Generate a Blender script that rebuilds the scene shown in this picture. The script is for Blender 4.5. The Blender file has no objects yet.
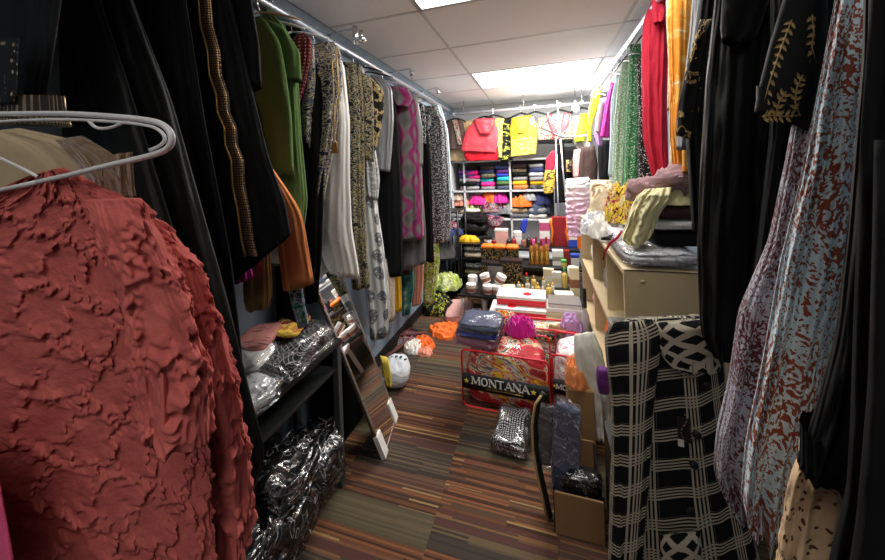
import bpy, bmesh, math, random
from mathutils import Vector, Matrix, noise
SC = bpy.context.scene
COL = SC.collection
PI = math.pi
CH = 1.5            # height of the lens above the carpet
FPX = 328.0
ROLL = math.atan(.037)
YAW = math.atan(99.6/328)
CAM = Vector((0, 0, CH))

def ray(x, y):
    dx = x-442.5; dy = y-169.
    c, s = math.cos(ROLL), math.sin(ROLL)
    u = c*dx-s*dy; v = s*dx+c*dy
    f = Vector((-math.sin(YAW), math.cos(YAW), 0)); r = Vector((math.cos(YAW), math.sin(YAW), 0))
    return f*FPX+r*u+Vector((0, 0, -v))
def aty(x, y, Y):
    r = ray(x, y); return CAM+r*(Y/r.y)
def atz(x, y, Z):
    r = ray(x, y); return CAM+r*((Z-CH)/r.z)
def atx(x, y, X):
    r = ray(x, y); return CAM+r*(X/r.x)

def proj(p):
    q = Vector(p)-CAM; f = Vector((-math.sin(YAW), math.cos(YAW), 0)); r = Vector((math.cos(YAW), math.sin(YAW), 0))
    d = q.dot(f); u = q.dot(r)/d*FPX; v = -q.z/d*FPX; c, s = math.cos(ROLL), math.sin(ROLL)
    return 442.5+c*u+s*v, 169.-s*u+c*v
# ------------------------------------------------------------------ objects
def tag(o, label=None, cat=None, group=None, kind=None):
    if label: o['label'] = label
    if cat: o['category'] = cat
    if group: o['group'] = group
    if kind: o['kind'] = kind
    return o
def empty(name, loc, label, cat, group=None):
    o = bpy.data.objects.new(name, None); COL.objects.link(o); o.location = loc
    o.empty_display_size = .05
    return tag(o, label, cat, group)
class M:
    """collects shapes in world coordinates and links them as ONE mesh"""
    def __init__(s): s.v = []; s.f = []; s.uv = []
    def add(s, v, f, uv=None):
        b = len(s.v); s.v += [Vector(p) for p in v]; s.f += [tuple(i+b for i in q) for q in f]
        s.uv += uv if uv else [(p[0]+p[1]*.37, p[2]+p[1]*.5) for p in v]
    def grid(s, rings, uvs=None, closed=True):
        n = len(rings[0]); v = [p for r in rings for p in r]; f = []
        for j in range(len(rings)-1):
            for i in range(n if closed else n-1):
                a = j*n+i; b = j*n+(i+1) % n
                f.append((a, b, b+n, a+n))
        s.add(v, f, uvs)
    def box(s, c, d, rz=0, bev=.0, rx=0, ry=0):
        bm = bmesh.new(); bmesh.ops.create_cube(bm, size=1)
        for p in bm.verts: p.co = Vector((p.co.x*d[0], p.co.y*d[1], p.co.z*d[2]))
        if bev > 0: bmesh.ops.bevel(bm, geom=bm.edges[:], offset=min(bev, min(d)*.45), segments=2, affect='EDGES')
        R = Matrix.Rotation(rz, 3, 'Z') @ Matrix.Rotation(rx, 3, 'X') @ Matrix.Rotation(ry, 3, 'Y')
        bm.verts.index_update()
        loc = [p.co.copy() for p in bm.verts]
        s.add([R @ p+Vector(c) for p in loc], [tuple(q.index for q in fa.verts) for fa in bm.faces],
              [(p.x+p.y, p.z+p.y*.3) for p in loc]); bm.free(); return s
    def tube(s, pts, r, n=8, cap=True, soft=0):
        pts = [Vector(p) for p in pts]
        for _ in range(soft):
            q = [pts[0]]
            for a, b in zip(pts, pts[1:]): q += [a*.75+b*.25, a*.25+b*.75]
            pts = q+[pts[-1]]
        rings = []; up = None
        for i, p in enumerate(pts):
            t = (pts[min(i+1, len(pts)-1)]-pts[max(i-1, 0)]).normalized()
            if up is None: up = t.orthogonal().normalized()
            up = (up-t*up.dot(t)).normalized(); w = t.cross(up)
            rr = r[i] if isinstance(r, (list, tuple)) else r
            rings.append([p+(up*math.cos(a)+w*math.sin(a))*rr for a in [2*PI*k/n for k in range(n)]])
        b = len(s.v); s.grid(rings)
        if cap:
            s.f.append(tuple(b+k for k in range(n))[::-1]); e = b+(len(rings)-1)*n
            s.f.append(tuple(e+k for k in range(n)))
        return s
    def lathe(s, c, prof, n=20, T=None):
        c = Vector(c); rings = []; T = T or Matrix.Identity(3)
        for r, z in prof: rings.append([c+T @ Vector((r*math.cos(2*PI*k/n), r*math.sin(2*PI*k/n), z)) for k in range(n)])
        uv = [(k/n*2*PI*max(.01, prof[1][0]), prof[j][1]) for j in range(len(prof)) for k in range(n)]
        b = len(s.v); s.grid(rings, uv)
        s.f.append(tuple(b+k for k in range(n))[::-1]); e = b+(len(rings)-1)*n
        s.f.append(tuple(e+k for k in range(n))); return s
    def build(s, name, mat, parent=None, smooth=True, tagv=None, origin=None):
        me = bpy.data.meshes.new(name)
        o = bpy.data.objects.new(name, me); COL.objects.link(o)
        if origin is None:
            if parent is not None:
                origin = Vector((0, 0, 0)); q = parent
                while q is not None: origin = origin+q.location; q = q.parent
            else:
                lo = [min(p[i] for p in s.v) for i in range(3)]; hi = [max(p[i] for p in s.v) for i in range(3)]
                origin = Vector(((lo[0]+hi[0])/2, (lo[1]+hi[1])/2, lo[2]))
        me.from_pydata([p-origin for p in s.v], [], s.f)
        ul = me.uv_layers.new(name='UVMap')
        idx = [0]*len(me.loops); me.loops.foreach_get('vertex_index', idx)
        ul.data.foreach_set('uv', [c for i in idx for c in s.uv[i]])
        if smooth is True: me.polygons.foreach_set('use_smooth', [True]*len(me.polygons))
        elif smooth == 'auto':
            me.polygons.foreach_set('use_smooth', [True]*len(me.polygons)); me.update()
            try: me.set_sharp_from_angle(angle=math.radians(38))
            except Exception: pass
        me.materials.append(mat); me.update()
        if parent is not None: o.parent = parent
        else: o.location = origin
        if tagv: tag(o, *tagv)
        return o

# ------------------------------------------------------------------ node language
class N:
    def __init__(s, name):
        s.m = bpy.data.materials.new(name); s.m.use_nodes = True
        s.t = s.m.node_tree; s.t.nodes.clear()
        s.out = s.t.nodes.new('ShaderNodeOutputMaterial')
        s.uvn = None
    def n(s, typ, **k):
        x = s.t.nodes.new(typ)
        for a, b in k.items(): setattr(x, a, b)
        return x
    def put(s, sock, v):
        if v is None: return
        if isinstance(v, bpy.types.NodeSocket): s.t.links.new(v, sock)
        elif isinstance(v, (tuple, list)):
            v = tuple(v)
            if sock.type == 'RGBA' and len(v) == 3: v = v+(1,)
            sock.default_value = v
        else:
            if sock.type in ('RGBA',): sock.default_value = (v, v, v, 1)
            elif sock.type == 'VECTOR': sock.default_value = (v, v, v)
            else: sock.default_value = v
    def uv(s, sx=1, sy=1, rot=0):
        x = s.n('ShaderNodeTexCoord'); mp = s.n('ShaderNodeMapping')
        s.put(mp.inputs['Vector'], x.outputs['UV']); mp.inputs['Scale'].default_value = (sx, sy, 1); mp.inputs['Rotation'].default_value = (0, 0, rot)
        return mp.outputs[0]
    def obj(s, sc=(1, 1, 1)):
        x = s.n('ShaderNodeTexCoord'); mp = s.n('ShaderNodeMapping')
        s.put(mp.inputs['Vector'], x.outputs['Object']); mp.inputs['Scale'].default_value = sc
        return mp.outputs[0]
    def noise(s, vec, scale=5, detail=2, rough=.5, dist=0, col=False):
        x = s.n('ShaderNodeTexNoise'); s.put(x.inputs['Vector'], vec)
        for k, v in (('Scale', scale), ('Detail', detail), ('Roughness', rough), ('Distortion', dist)): x.inputs[k].default_value = v
        return x.outputs['Color' if col else 'Fac']
    def vor(s, vec, scale=5, feature='F1', out='Distance', rnd=1):
        x = s.n('ShaderNodeTexVoronoi', feature=feature); s.put(x.inputs['Vector'], vec); x.inputs['Scale'].default_value = scale
        x.inputs['Randomness'].default_value = rnd
        return x.outputs[out]
    def white(s, v, dim='1D'):
        x = s.n('ShaderNodeTexWhiteNoise', noise_dimensions=dim)
        s.put(x.inputs['W' if dim == '1D' else 'Vector'], v); return x.outputs['Value']
    def math(s, op, a, b=0., c=0.):
        x = s.n('ShaderNodeMath', operation=op); s.put(x.inputs[0], a); s.put(x.inputs[1], b); s.put(x.inputs[2], c); return x.outputs[0]
    def sep(s, v):
        x = s.n('ShaderNodeSeparateXYZ'); s.put(x.inputs[0], v); return x.outputs
    def comb(s, a, b, c=0.):
        x = s.n('ShaderNodeCombineXYZ'); s.put(x.inputs[0], a); s.put(x.inputs[1], b); s.put(x.inputs[2], c); return x.outputs[0]
    def ramp(s, fac, stops, interp='CONSTANT'):
        x = s.n('ShaderNodeValToRGB'); e = x.color_ramp; e.interpolation = interp
        while len(e.elements) < len(stops): e.elements.new(.5)
        for q, (p, c) in zip(e.elements, stops): q.position = p; q.color = tuple(c)+(1,)
        s.put(x.inputs[0], fac); return x.outputs['Color']
    def mix(s, fac, a, b):
        x = s.n('ShaderNodeMix', data_type='RGBA'); s.put(x.inputs['Factor'], fac); s.put(x.inputs['A'], None)
        s.put(x.inputs[6], a); s.put(x.inputs[7], b); return x.outputs[2]
    def warp(s, vec, scale, amt):
        c = s.noise(vec, scale, 2, col=True)
        x = s.n('ShaderNodeVectorMath', operation='MULTIPLY_ADD'); s.put(x.inputs[0], c); x.inputs[1].default_value = (amt,)*3; s.put(x.inputs[2], vec)
        return x.outputs[0]
    def bump(s, h, strength=.3, dist=.01, nrm=None):
        x = s.n('ShaderNodeBump'); x.inputs['Strength'].default_value = strength; x.inputs['Distance'].default_value = dist
        s.put(x.inputs['Height'], h)
        if nrm: s.put(x.inputs['Normal'], nrm)
        return x.outputs[0]
    def pbr(s, base, rough=.8, metal=0, spec=.3, normal=None, alpha=None, sheen=0, emit=None, estr=0, coat=0, trans=0):
        x = s.n('ShaderNodeBsdfPrincipled')
        s.put(x.inputs['Base Color'], base); s.put(x.inputs['Roughness'], rough); s.put(x.inputs['Metallic'], metal)
        x.inputs['Specular IOR Level'].default_value = spec
        if normal is not None: s.put(x.inputs['Normal'], normal)
        if alpha is not None: s.put(x.inputs['Alpha'], alpha)
        if sheen: x.inputs['Sheen Weight'].default_value = sheen; x.inputs['Sheen Roughness'].default_value = .4
        if emit is not None: s.put(x.inputs['Emission Color'], emit); x.inputs['Emission Strength'].default_value = estr
        if coat: x.inputs['Coat Weight'].default_value = coat
        if trans: x.inputs['Transmission Weight'].default_value = trans
        s.t.links.new(x.outputs[0], s.out.inputs[0]); return s.m

def wrinkle(n, k=1.0):
    u = n.uv(7, 2.6); h = n.noise(u, 2.0, 2, .5, .6)
    return n.bump(h, .45*k, .02)
_c = {}
def cloth(name, c, rough=.85, sheen=.0, spec=.25, wr=1.0, var=.12):
    if name in _c: return _c[name]
    n = N(name); f = n.noise(n.uv(30, 12), 1.5, 3, .6)
    base = n.mix(f, tuple(x*(1-var) for x in c), tuple(min(1, x*(1+var)) for x in c))
    _c[name] = n.pbr(base, rough, 0, spec, wrinkle(n, wr), sheen=sheen); return _c[name]
def blobs(name, cols, scale=60, warp=.02, rough=.8, detail=2, sx=1, sy=1, spec=.25, wscale=30):
    """print made of irregular patches: cols = [(stop, colour)]"""
    if name in _c: return _c[name]
    n = N(name); v = n.uv(sx, sy)
    if warp: v = n.warp(v, wscale, warp)
    _c[name] = n.pbr(n.ramp(n.noise(v, scale, detail, .6), cols), rough, 0, spec, wrinkle(n)); return _c[name]
def dots(name, bg, fg, scale=80, r=.3, rough=.8, rnd=1, sx=1, sy=1, warp=0, metal=0, fg2=None, spec=.25):
    if name in _c: return _c[name]
    n = N(name); v = n.uv(sx, sy)
    if warp: v = n.warp(v, scale*.5, warp)
    k = n.math('LESS_THAN', n.vor(v, scale, rnd=rnd), r)
    f = fg
    if fg2: f = n.ramp(n.noise(n.uv(), 9, 1), [(0, fg), (.5, fg2)])
    _c[name] = n.pbr(n.mix(k, bg, f), n.math('MULTIPLY_ADD', k, -.4 if metal else 0., rough), n.math('MULTIPLY', k, metal), spec, wrinkle(n)); return _c[name]
def squig(name, bg, fg, scale=40, w=.06, sx=1, sy=1, rough=.8, bg2=None, spec=.25):
    """snaky animal print lines"""
    if name in _c: return _c[name]
    n = N(name); v = n.warp(n.uv(sx, sy), 12, .03)
    a = n.math('ABSOLUTE', n.math('SUBTRACT', n.noise(v, scale, 1, .5), .5)); k = n.math('LESS_THAN', a, w)
    b = bg
    if bg2: b = n.mix(n.noise(n.uv(), 5, 1), bg, bg2)
    _c[name] = n.pbr(n.mix(k, b, fg), rough, 0, spec, wrinkle(n)); return _c[name]
def solid(name, c, rough=.5, metal=0, spec=.4, coat=0, bumpy=0):
    if name in _c: return _c[name]
    n = N(name); nr = n.bump(n.noise(n.obj(), 60, 2), bumpy, .004) if bumpy else None
    f = n.noise(n.obj(), 14, 3); b = n.mix(f, tuple(x*.93 for x in c), tuple(min(1, x*1.06) for x in c))
    _c[name] = n.pbr(b, rough, metal, spec, nr, coat=coat); return _c[name]
def film(name, tint=(.97, .97, .98), op=.08, scale=8, strength=.4):
    """crinkled clear plastic"""
    if name in _c: return _c[name]
    n = N(name); v = n.warp(n.obj(), 7, .2)
    h = n.vor(v, scale, rnd=1); h2 = n.noise(n.obj(), scale*2.5, 2, .5, 1.)
    nr = n.bump(n.math('ADD', h, n.math('MULTIPLY', h2, .8)), strength, .02)
    tr = n.n('ShaderNodeBsdfTransparent'); tr.inputs[0].default_value = tint+(1,)
    gl = n.n('ShaderNodeBsdfGlossy'); gl.inputs['Roughness'].default_value = .12; n.put(gl.inputs['Normal'], nr)
    df = n.n('ShaderNodeBsdfDiffuse'); df.inputs[0].default_value = (.9, .9, .92, 1); n.put(df.inputs['Normal'], nr)
    m1 = n.n('ShaderNodeMixShader'); m1.inputs[0].default_value = op; n.put(m1.inputs[1], tr.outputs[0]); n.put(m1.inputs[2], gl.outputs[0])
    cr = n.math('MULTIPLY', n.math('LESS_THAN', n.math('ABSOLUTE', n.math('SUBTRACT', n.noise(v, scale*1.6, 1, .5, 1.2), .5)), .007), op*2.6)  # thin white lines painted in as streak highlights on the plastic
    m2 = n.n('ShaderNodeMixShader'); n.put(m2.inputs[0], cr); n.put(m2.inputs[1], m1.outputs[0]); n.put(m2.inputs[2], df.outputs[0])
    n.t.links.new(m2.outputs[0], n.out.inputs[0]); _c[name] = n.m; return n.m

# ------------------------------------------------------------------ cloth builders
def interp_rows(rows, nr):
    R = []
    for r in rows:
        if len(r) == 3: R.append((r[1], r[0], r[2], r[0]))
        else: R.append(r)
    s = [0]
    for a, b in zip(R, R[1:]): s.append(s[-1]+math.hypot(b[0]+b[2]-a[0]-a[2], b[1]+b[3]-a[1]-a[3])/2+1e-6)
    out = []
    for j in range(nr):
        t = s[-1]*j/(nr-1); i = 0
        while i < len(s)-2 and s[i+1] < t: i += 1
        f = (t-s[i])/(s[i+1]-s[i]); out.append([R[i][k]*(1-f)+R[i+1][k]*f for k in range(4)])
    sm = [out[0]]
    for j in range(1, nr-1): sm.append([(out[j-1][k]+2*out[j][k]+out[j+1][k])/4 for k in range(4)])
    return sm+[out[-1]]
XMIN, XMAX = -1.235, .93
def drape(m, rows, Y, t=.05, amp=.012, k=5, seed=0, n=64, nr=36, grow=.6, disp=None, taper=True, hemwave=.0, sq=.75, Y2=None):
    """cloth hanging as a closed tube of folds. rows of picture edges are only used to size it where it hangs, at depth Y"""
    rnd = random.Random(seed); ph = [rnd.uniform(0, 6.28) for _ in range(6)]
    rings = []; uvs = []; vacc = 0; last = None
    rr = interp_rows(rows, nr); amp *= 1.45
    pers = sorted((aty(q[2], q[3], Y)-aty(q[0], q[1], Y)).length for q in rr); PER = 2.5*(pers[len(pers)*2//3]*.5+t)*1.1*.9
    for j, (xl, yl, xr, yr) in enumerate(rr):
        v = j/(nr-1); Yj = Y if Y2 is None else Y+(Y2-Y)*v
        L = aty(xl, yl, Yj); R = aty(xr, yr, Yj)
        if L.x < XMIN: L.x = XMIN
        if R.x < XMIN+.03: R.x = XMIN+.03
        if R.x > XMAX: R.x = XMAX
        if L.x > XMAX-.05: L.x = XMAX-.05
        C = (L+R)/2; h = (R-L)/2
        if last is not None: vacc += (C-last).length
        last = C
        tt = t*(min(1, .3+v*6) if taper else 1); w = (1-grow)+grow*v
        ring = []; per = PER*1.25
        T = C-CAM; T.z = 0; T.normalize()
        for i in range(n):
            a = 2*PI*i/n+PI/2; ca, sa = math.cos(a), math.sin(a)
            qx = math.copysign(abs(ca)**sq, ca); qy = math.copysign(abs(sa)**.9, sa)
            w1 = k*a+ph[0]+v*1.6+.8*math.sin(2*a+ph[3]+v*2)
            f = (1-2*abs(math.sin(w1*.5)))*.6+math.sin(round(k*1.9)*a+ph[1]-v*1.9)*.35+math.sin(round(k*3.1)*a+ph[2]+v*3.)*.22+.5*noise.noise(Vector((2.2*ca+ph[4], 2.2*sa, v*5+ph[5])))+.55*(.5-2*abs(noise.noise(Vector((4.5*ca+ph[1], 4.5*sa, v*9+ph[2])))))
            d = amp*w*f
            p = C+h*qx+T*(tt*qy)
            nn = T*sa
            p = p+nn*d
            if disp: p = p+(T*sa+h.normalized()*ca*.6)*disp(i/n*per, vacc)
            if hemwave and v > .8: p.z += math.sin(3*a+ph[3])*hemwave*(v-.8)*5
            ring.append(p); uvs.append((i/n*per, -vacc))
        rings.append(ring)
    # hem turned inwards
    for s_, dz in ((.93, .004), (.88, .05)):
        C = sum(rings[nr-1], Vector())/n
        rings.append([C+(p-C)*s_+Vector((0, 0, dz)) for p in rings[nr-1]]); uvs += [(i/n*.3, -vacc-.01) for i in range(n)]
    m.grid(rings, uvs)
    b = len(m.v)-len(rings)*n
    m.f.append(tuple(b+i for i in range(n))[::-1])
    return m
def garment(name, label, cat, mat, rows, Y, t=.05, amp=.012, k=5, seed=None, parts=None, group=None, **kw):
    seed = seed if seed is not None else hash_(label)
    r0 = rows[0] if len(rows[0]) == 4 else (rows[0][1], rows[0][0], rows[0][2], rows[0][0])
    c0 = aty((r0[0]+r0[2])/2, (r0[1]+r0[3])/2, Y)
    if kw.pop('ext', True) and .9 < Y < 3.9 and (c0.x < -.5 or c0.x > .25) and c0.z < 2.1:
        q = proj((-1.13 if c0.x < 0 else .60, Y, 2.19)); kw_ = 150/Y*.03
        if kw.get('back'): kw['Y2'] = Y; Y = Y+.25
        rows = [(q[0]-kw_*2, q[1], q[0]+kw_*2, q[1])]+list(rows)
        if r0[1]-q[1] > 40: rows.insert(1, (q[0]*.5+r0[0]*.5-2, (q[1]+r0[1])/2, q[0]*.5+r0[2]*.5+2, (q[1]+r0[3])/2))
    kw.pop('back', 0); kw.setdefault('n', 84)
    m = M(); drape(m, rows, Y, t, amp, k+1, seed, **kw)
    if not parts:
        return m.build(name, mat, None, True, (label, cat, group))
    lo = min(p.z for p in m.v); c = sum(m.v, Vector())/len(m.v)
    e = empty(name, (c.x, c.y, lo), label, cat, group)
    m.build('body', mat, e)
    for i, q in enumerate(parts):
        pm = M(); kw2 = q.get('kw', {})
        if 'rows' in q: drape(pm, q['rows'], q.get('Y', Y-.02), q.get('t', .02), q.get('amp', .006), q.get('k', 3), seed+i+1, n=q.get('n', 32), nr=q.get('nr', 20), **kw2)
        elif 'tube' in q: pm.tube([aty(x, y, q.get('Y', Y-.02)) for x, y in q['tube']], q['r'], 8)
        o = pm.build(q['name'], q['mat'], e)
        if 'label' in q: o['label'] = q['label']
    return e
def hash_(s): return sum(ord(c)*(i+3) for i, c in enumerate(s)) % 9973

def hanger(top, w, mat, label, group, hook=.09, ang=0, r=.004, drop=.055, col='hanger'):
    """top = point on the rail; w = full width"""
    x, y, z = top; d = Vector((math.cos(ang), math.sin(ang), 0)); T = Vector(top)
    e = empty('clothes_hanger', (x, y, z-hook-drop), label, 'hanger', group)
    hk = M(); pts = []
    for i in range(11):
        a = -.6+i/10*(PI+.6); pts.append(T+d*(.016*math.cos(a))+Vector((0, 0, .0+.016*math.sin(a))))
    pts += [T+Vector((0, 0, -.03))-d*.012, T+Vector((0, 0, -hook))]
    hk.tube(pts, r*.6, 6); hk.build('hook', MATS['chrome'], e)
    b = M(); c = T+Vector((0, 0, -hook))
    for s in (-1, 1):
        b.tube([c, c+d*s*w*.12+Vector((0, 0, -.008)), c+d*s*w*.35+Vector((0, 0, -drop*.6)), c+d*s*w*.5+Vector((0, 0, -drop))], [r*1.3, r*1.4, r*1.4, r], 8)
    b.build('arms', mat, e)
    return e

def noise3(p, s=1.0): return noise.noise(Vector(p)*s)
def pad(m, c, d, rz=0, seed=0, fold=3, rough=.06, nx=22, ny=16, sq=.35, tilt=(0, 0), crease=.0):
    """folded cloth / soft packet: a superellipsoid slab with a layered edge"""
    w, dp, h = d; R = Matrix.Rotation(rz, 3, 'Z') @ Matrix.Rotation(tilt[0], 3, 'X') @ Matrix.Rotation(tilt[1], 3, 'Y')
    rings = []; uvs = []; o = seed*7.31
    for j in range(ny+1):
        ph = -PI/2+PI*j/ny; cp, sp = math.cos(ph), math.sin(ph)
        r = abs(cp)**sq; z = math.copysign(abs(sp)**.8, sp)
        ring = []
        for i in range(nx):
            a = 2*PI*i/nx; ca, sa = math.cos(a), math.sin(a)
            lay = 1-.035*abs(math.sin(z*fold*PI/2))*(1 if abs(z) < .95 else 0)
            x = math.copysign(abs(ca)**sq, ca)*r*w/2*lay; y = math.copysign(abs(sa)**sq, sa)*r*dp/2*lay
            q = Vector((x, y, z*h/2))
            nz = noise3((x*1.0+o, y+o, z*.3*h), 9)*rough*2+noise3((x+o, y, o), 24)*rough
            q.z += nz*h*(1.4 if z > 0 else .2); q.x += noise3((y+o, z, o), 8)*rough*w*.5; q.y += noise3((x+o, o, z), 8)*rough*dp*.5
            if crease and z > 0: q.z += crease*h*math.sin(x/w*18+3*noise3((x, y, o), 6))
            ring.append(Vector(c)+R @ q); uvs.append((x+z*h, y+z*h*.5))
        rings.append(ring)
    m.grid(rings, uvs); return m
def heap(m, c, d, rz=0, seed=0, nx=56, ny=18, fold=.18, fk=9, flat=.0):
    """crumpled cloth lying in a heap"""
    w, dp, h = d; o = seed*3.77; R = Matrix.Rotation(rz, 3, 'Z'); rings = []; uvs = []
    for j in range(ny+1):
        v = j/ny; ph = PI/2*v
        ring = []
        for i in range(nx):
            a = 2*PI*i/nx; ca, sa = math.cos(a), math.sin(a)
            rr = math.cos(ph)**.7 if v < 1 else 0.0
            edge = 1+.28*noise3((ca*1.3+o, sa*1.3, o), 1.1)+.06*math.sin(fk*a+o)
            x = ca*rr*w/2*edge; y = sa*rr*dp/2*edge
            z = math.sin(ph)**(1+flat)*h
            rg = 1-abs(noise3((x/w*2.4+o, y/dp*2.4, o+v), 2.2))*2.2
            rg2 = abs(noise3((x/w*5+o, y/dp*3, o), 2.4))
            z += h*fold*2*(rg-.5)*min(1, v*3)-h*fold*1.5*rg2*min(1, v*3)
            ring.append(Vector(c)+R @ Vector((x, y, max(z, .0)+.001))); uvs.append((x*1.3, y*1.3+z))
        rings.append(ring)
    m.grid(rings, uvs); return m
# ------------------------------------------------------------------ materials
MATS = {}
def K(name, m): MATS[name] = m; return m
K('chrome', solid('chrome', (.75, .76, .78), .22, 1))
K('steel', solid('steel', (.55, .6, .68), .38, .8))
K('black_plastic', solid('black_plastic', (.012, .012, .013), .35))
K('clear_hanger', solid('clear_hanger', (.8, .82, .84), .15, 0, .6))
K('white_plastic', solid('white_plastic', (.55, .54, .53), .3, 0, .5))
K('wood_hanger', solid('wood_hanger', (.45, .3, .17), .5))
K('table_black', solid('table_black', (.012, .013, .013), .4, 0, .5))
K('leg_grey', solid('leg_grey', (.09, .1, .105), .45, .4))
K('ply', solid('ply', (.62, .50, .30), .5))
K('card', solid('card', (.35, .2, .09), .75))
K('white_card', solid('white_card', (.8, .78, .74), .5))
K('cream_card', solid('cream_card', (.72, .64, .42), .5))
K('red_card', solid('red_card', (.68, .015, .03), .35))
K('film', film('film'))
K('film_thick', film('film_thick', op=.15, scale=9, strength=.5))
K('film_dark', film('film_dark', (.75, .75, .77), .13, 8, .5))

black = cloth('black_cloth', (.0055, .006, .0065), .75, spec=.18)
black2 = cloth('black_satin', (.005, .0055, .0055), .55, spec=.22)
blackw = cloth('black_wool', (.007, .007, .0075), .95, spec=.1)
coral = None
def make_coral():
    n = N('coral_ruffle'); uv = n.uv()
    f = n.noise(uv, 45, 4, .65); f2 = n.noise(uv, 160, 2)
    b = n.mix(f, (.26, .042, .038), (.60, .15, .13))
    return n.pbr(b, .9, 0, .1, n.bump(n.math('ADD', f, n.math('MULTIPLY', f2, .5)), .5, .003))
coral = make_coral()
def make_trim():
    n = N('bronze_studs'); uv = n.uv()
    k = n.math('LESS_THAN', n.vor(uv, 130, rnd=.15), .36)
    b = n.mix(k, (.03, .012, .008), (.42, .26, .12))
    return n.pbr(b, n.math('MULTIPLY_ADD', k, -.4, .75), n.math('MULTIPLY', k, .9), .4)
studs = make_trim()
gold = solid('gold_cord', (.34, .2, .06), .4, .6, .5, bumpy=.4)
seqn = dots('gold_sequins_on_black', (.009, .009, .01), (.8, .6, .35), 60, .22, .6, rnd=.5, metal=.9)
seqd = dots('dense_gold_sequins', (.03, .02, .015), (.8, .55, .28), 150, .38, .5, rnd=.1, metal=.9)
green = cloth('olive_green', (.10, .165, .055), .9, spec=.08)
maroon = dots('maroon_with_pink_dots', (.12, .012, .02), (.55, .25, .25), 60, .22, .7, rnd=.1)
pais1 = blobs('navy_cream_paisley', [(0, (.02, .02, .05)), (.36, (.42, .38, .27)), (.43, (.05, .05, .14)), (.49, (.55, .5, .36)), (.545, (.045, .045, .12)), (.6, (.40, .33, .14)), (.65, (.10, .12, .22))], 25, .03)
pais2 = blobs('dark_gold_paisley', [(0, (.012, .012, .02)), (.40, (.33, .28, .16)), (.46, (.02, .02, .035)), (.51, (.38, .33, .2)), (.56, (.015, .015, .03)), (.62, (.3, .24, .1))], 28, .03)
blackgold = blobs('black_gold_flowers', [(0, (.01, .009, .008)), (.52, (.4, .28, .12)), (.6, (.5, .4, .2)), (.66, (.02, .015, .01))], 28, .03)
white = cloth('white_satin', (.72, .71, .68), .5, spec=.4, var=.04)
silver = squig('white_silver_floral', (.74, .74, .73), (.32, .33, .34), 26, .035, bg2=(.5, .51, .52), rough=.5)
def make_spots():
    n = N('white_with_grey_leaf_spots'); uv = n.warp(n.uv(1, .62), 20, .012); d = n.vor(uv, 13, rnd=.35)
    k = n.math('LESS_THAN', d, .38); k2 = n.math('GREATER_THAN', n.noise(n.uv(), 70, 3), .42)
    return n.pbr(n.mix(n.math('MULTIPLY', k, k2), (.75, .76, .75), (.2, .21, .23)), .6, 0, .3, wrinkle(n))
spots = make_spots()
grey_satin = cloth('grey_satin', (.28, .28, .29), .35, spec=.5)
greyk = cloth('grey_knit', (.16, .155, .16), .85)
def make_ikat():
    n = N('magenta_grey_ikat'); v = n.warp(n.uv(1, .8), 5, .05); s = n.sep(v)
    w = n.math('SINE', n.math('ADD', n.math('MULTIPLY', s[0], 60), n.math('MULTIPLY', n.noise(n.uv(4, 3), 1.7, 2), 7)))
    w2 = n.math('SINE', n.math('MULTIPLY', s[1], 42))
    f = n.math('MULTIPLY_ADD', n.math('ADD', w, n.math('MULTIPLY', w2, .7)), .28, .5)
    return n.pbr(n.ramp(f, [(0, (.12, .12, .115)), (.35, (.22, .2, .19)), (.52, (.30, .03, .14)), (.75, (.34, .04, .17)), (.95, (.20, .20, .19))], 'LINEAR'), .75, 0, .25, wrinkle(n))
ikat = make_ikat()
zebra = squig('black_white_snake_print', (.015, .015, .016), (.55, .57, .58), 38, .05, 1, .8)
snow = dots('black_white_speckle', (.07, .07, .075), (.62, .64, .65), 85, .42, .8, warp=.01)
yellow = cloth('mustard_yellow', (.75, .42, .02), .75)
teal = blobs('teal_leaf_print', [(0, (.02, .08, .1)), (.45, (.05, .2, .2)), (.54, (.12, .22, .08)), (.6, (.25, .38, .33))], 14, .02)
salmon = cloth('salmon_pink', (.78, .32, .22), .75)
lime = blobs('lime_leaf_print', [(0, (.2, .3, .04)), (.4, (.5, .6, .12)), (.5, (.08, .12, .03)), (.54, (.65, .68, .4))], 26, .03)
beigef = dots('beige_small_floral', (.62, .5, .38), (.45, .15, .12), 70, .25, fg2=(.15, .2, .1))
magenta = cloth('magenta_cloth', (.55, .03, .30), .7)
brown_skirt = cloth('tan_skirt', (.30, .16, .055), .8)
orange = cloth('burnt_orange', (.62, .21, .07), .8)
tealfl = blobs('teal_purple_floral', [(0, (.02, .06, .05)), (.43, (.08, .3, .2)), (.5, (.3, .12, .4)), (.54, (.6, .6, .55)), (.58, (.02, .04, .04))], 38, .02)
red = cloth('red_crepe', (.55, .02, .05), .7)
redshirt = cloth('coral_red_satin', (.70, .055, .075), .45, spec=.5)
redlow = cloth('bright_red', (.62, .006, .02), .6)
mint = dots('mint_white_speckle', (.33, .50, .33), (.78, .84, .74), 95, .42, warp=.01)
greend = dots('green_white_speckle', (.06, .26, .10), (.72, .82, .66), 95, .33, warp=.01)
bwdots = dots('black_white_dots', (.02, .02, .02), (.75, .75, .74), 90, .3)
orangep = blobs('orange_cream_print', [(0, (.75, .27, .03)), (.55, (.82, .40, .09)), (.66, (.8, .66, .42))], 14, .03)
creamp = blobs('cream_brown_marble', [(0, (.25, .16, .09)), (.36, (.66, .52, .34)), (.5, (.75, .64, .46)), (.62, (.5, .32, .16))], 14, .05)
goldleaf = blobs('black_with_gold_embroidery', [(0, (.009, .009, .009)), (.575, (.48, .32, .12)), (.63, (.009, .009, .009))], 34, .03, sx=1, sy=.6)
goldth = solid('gold_thread', (.36, .25, .10), .5, .3)
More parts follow.
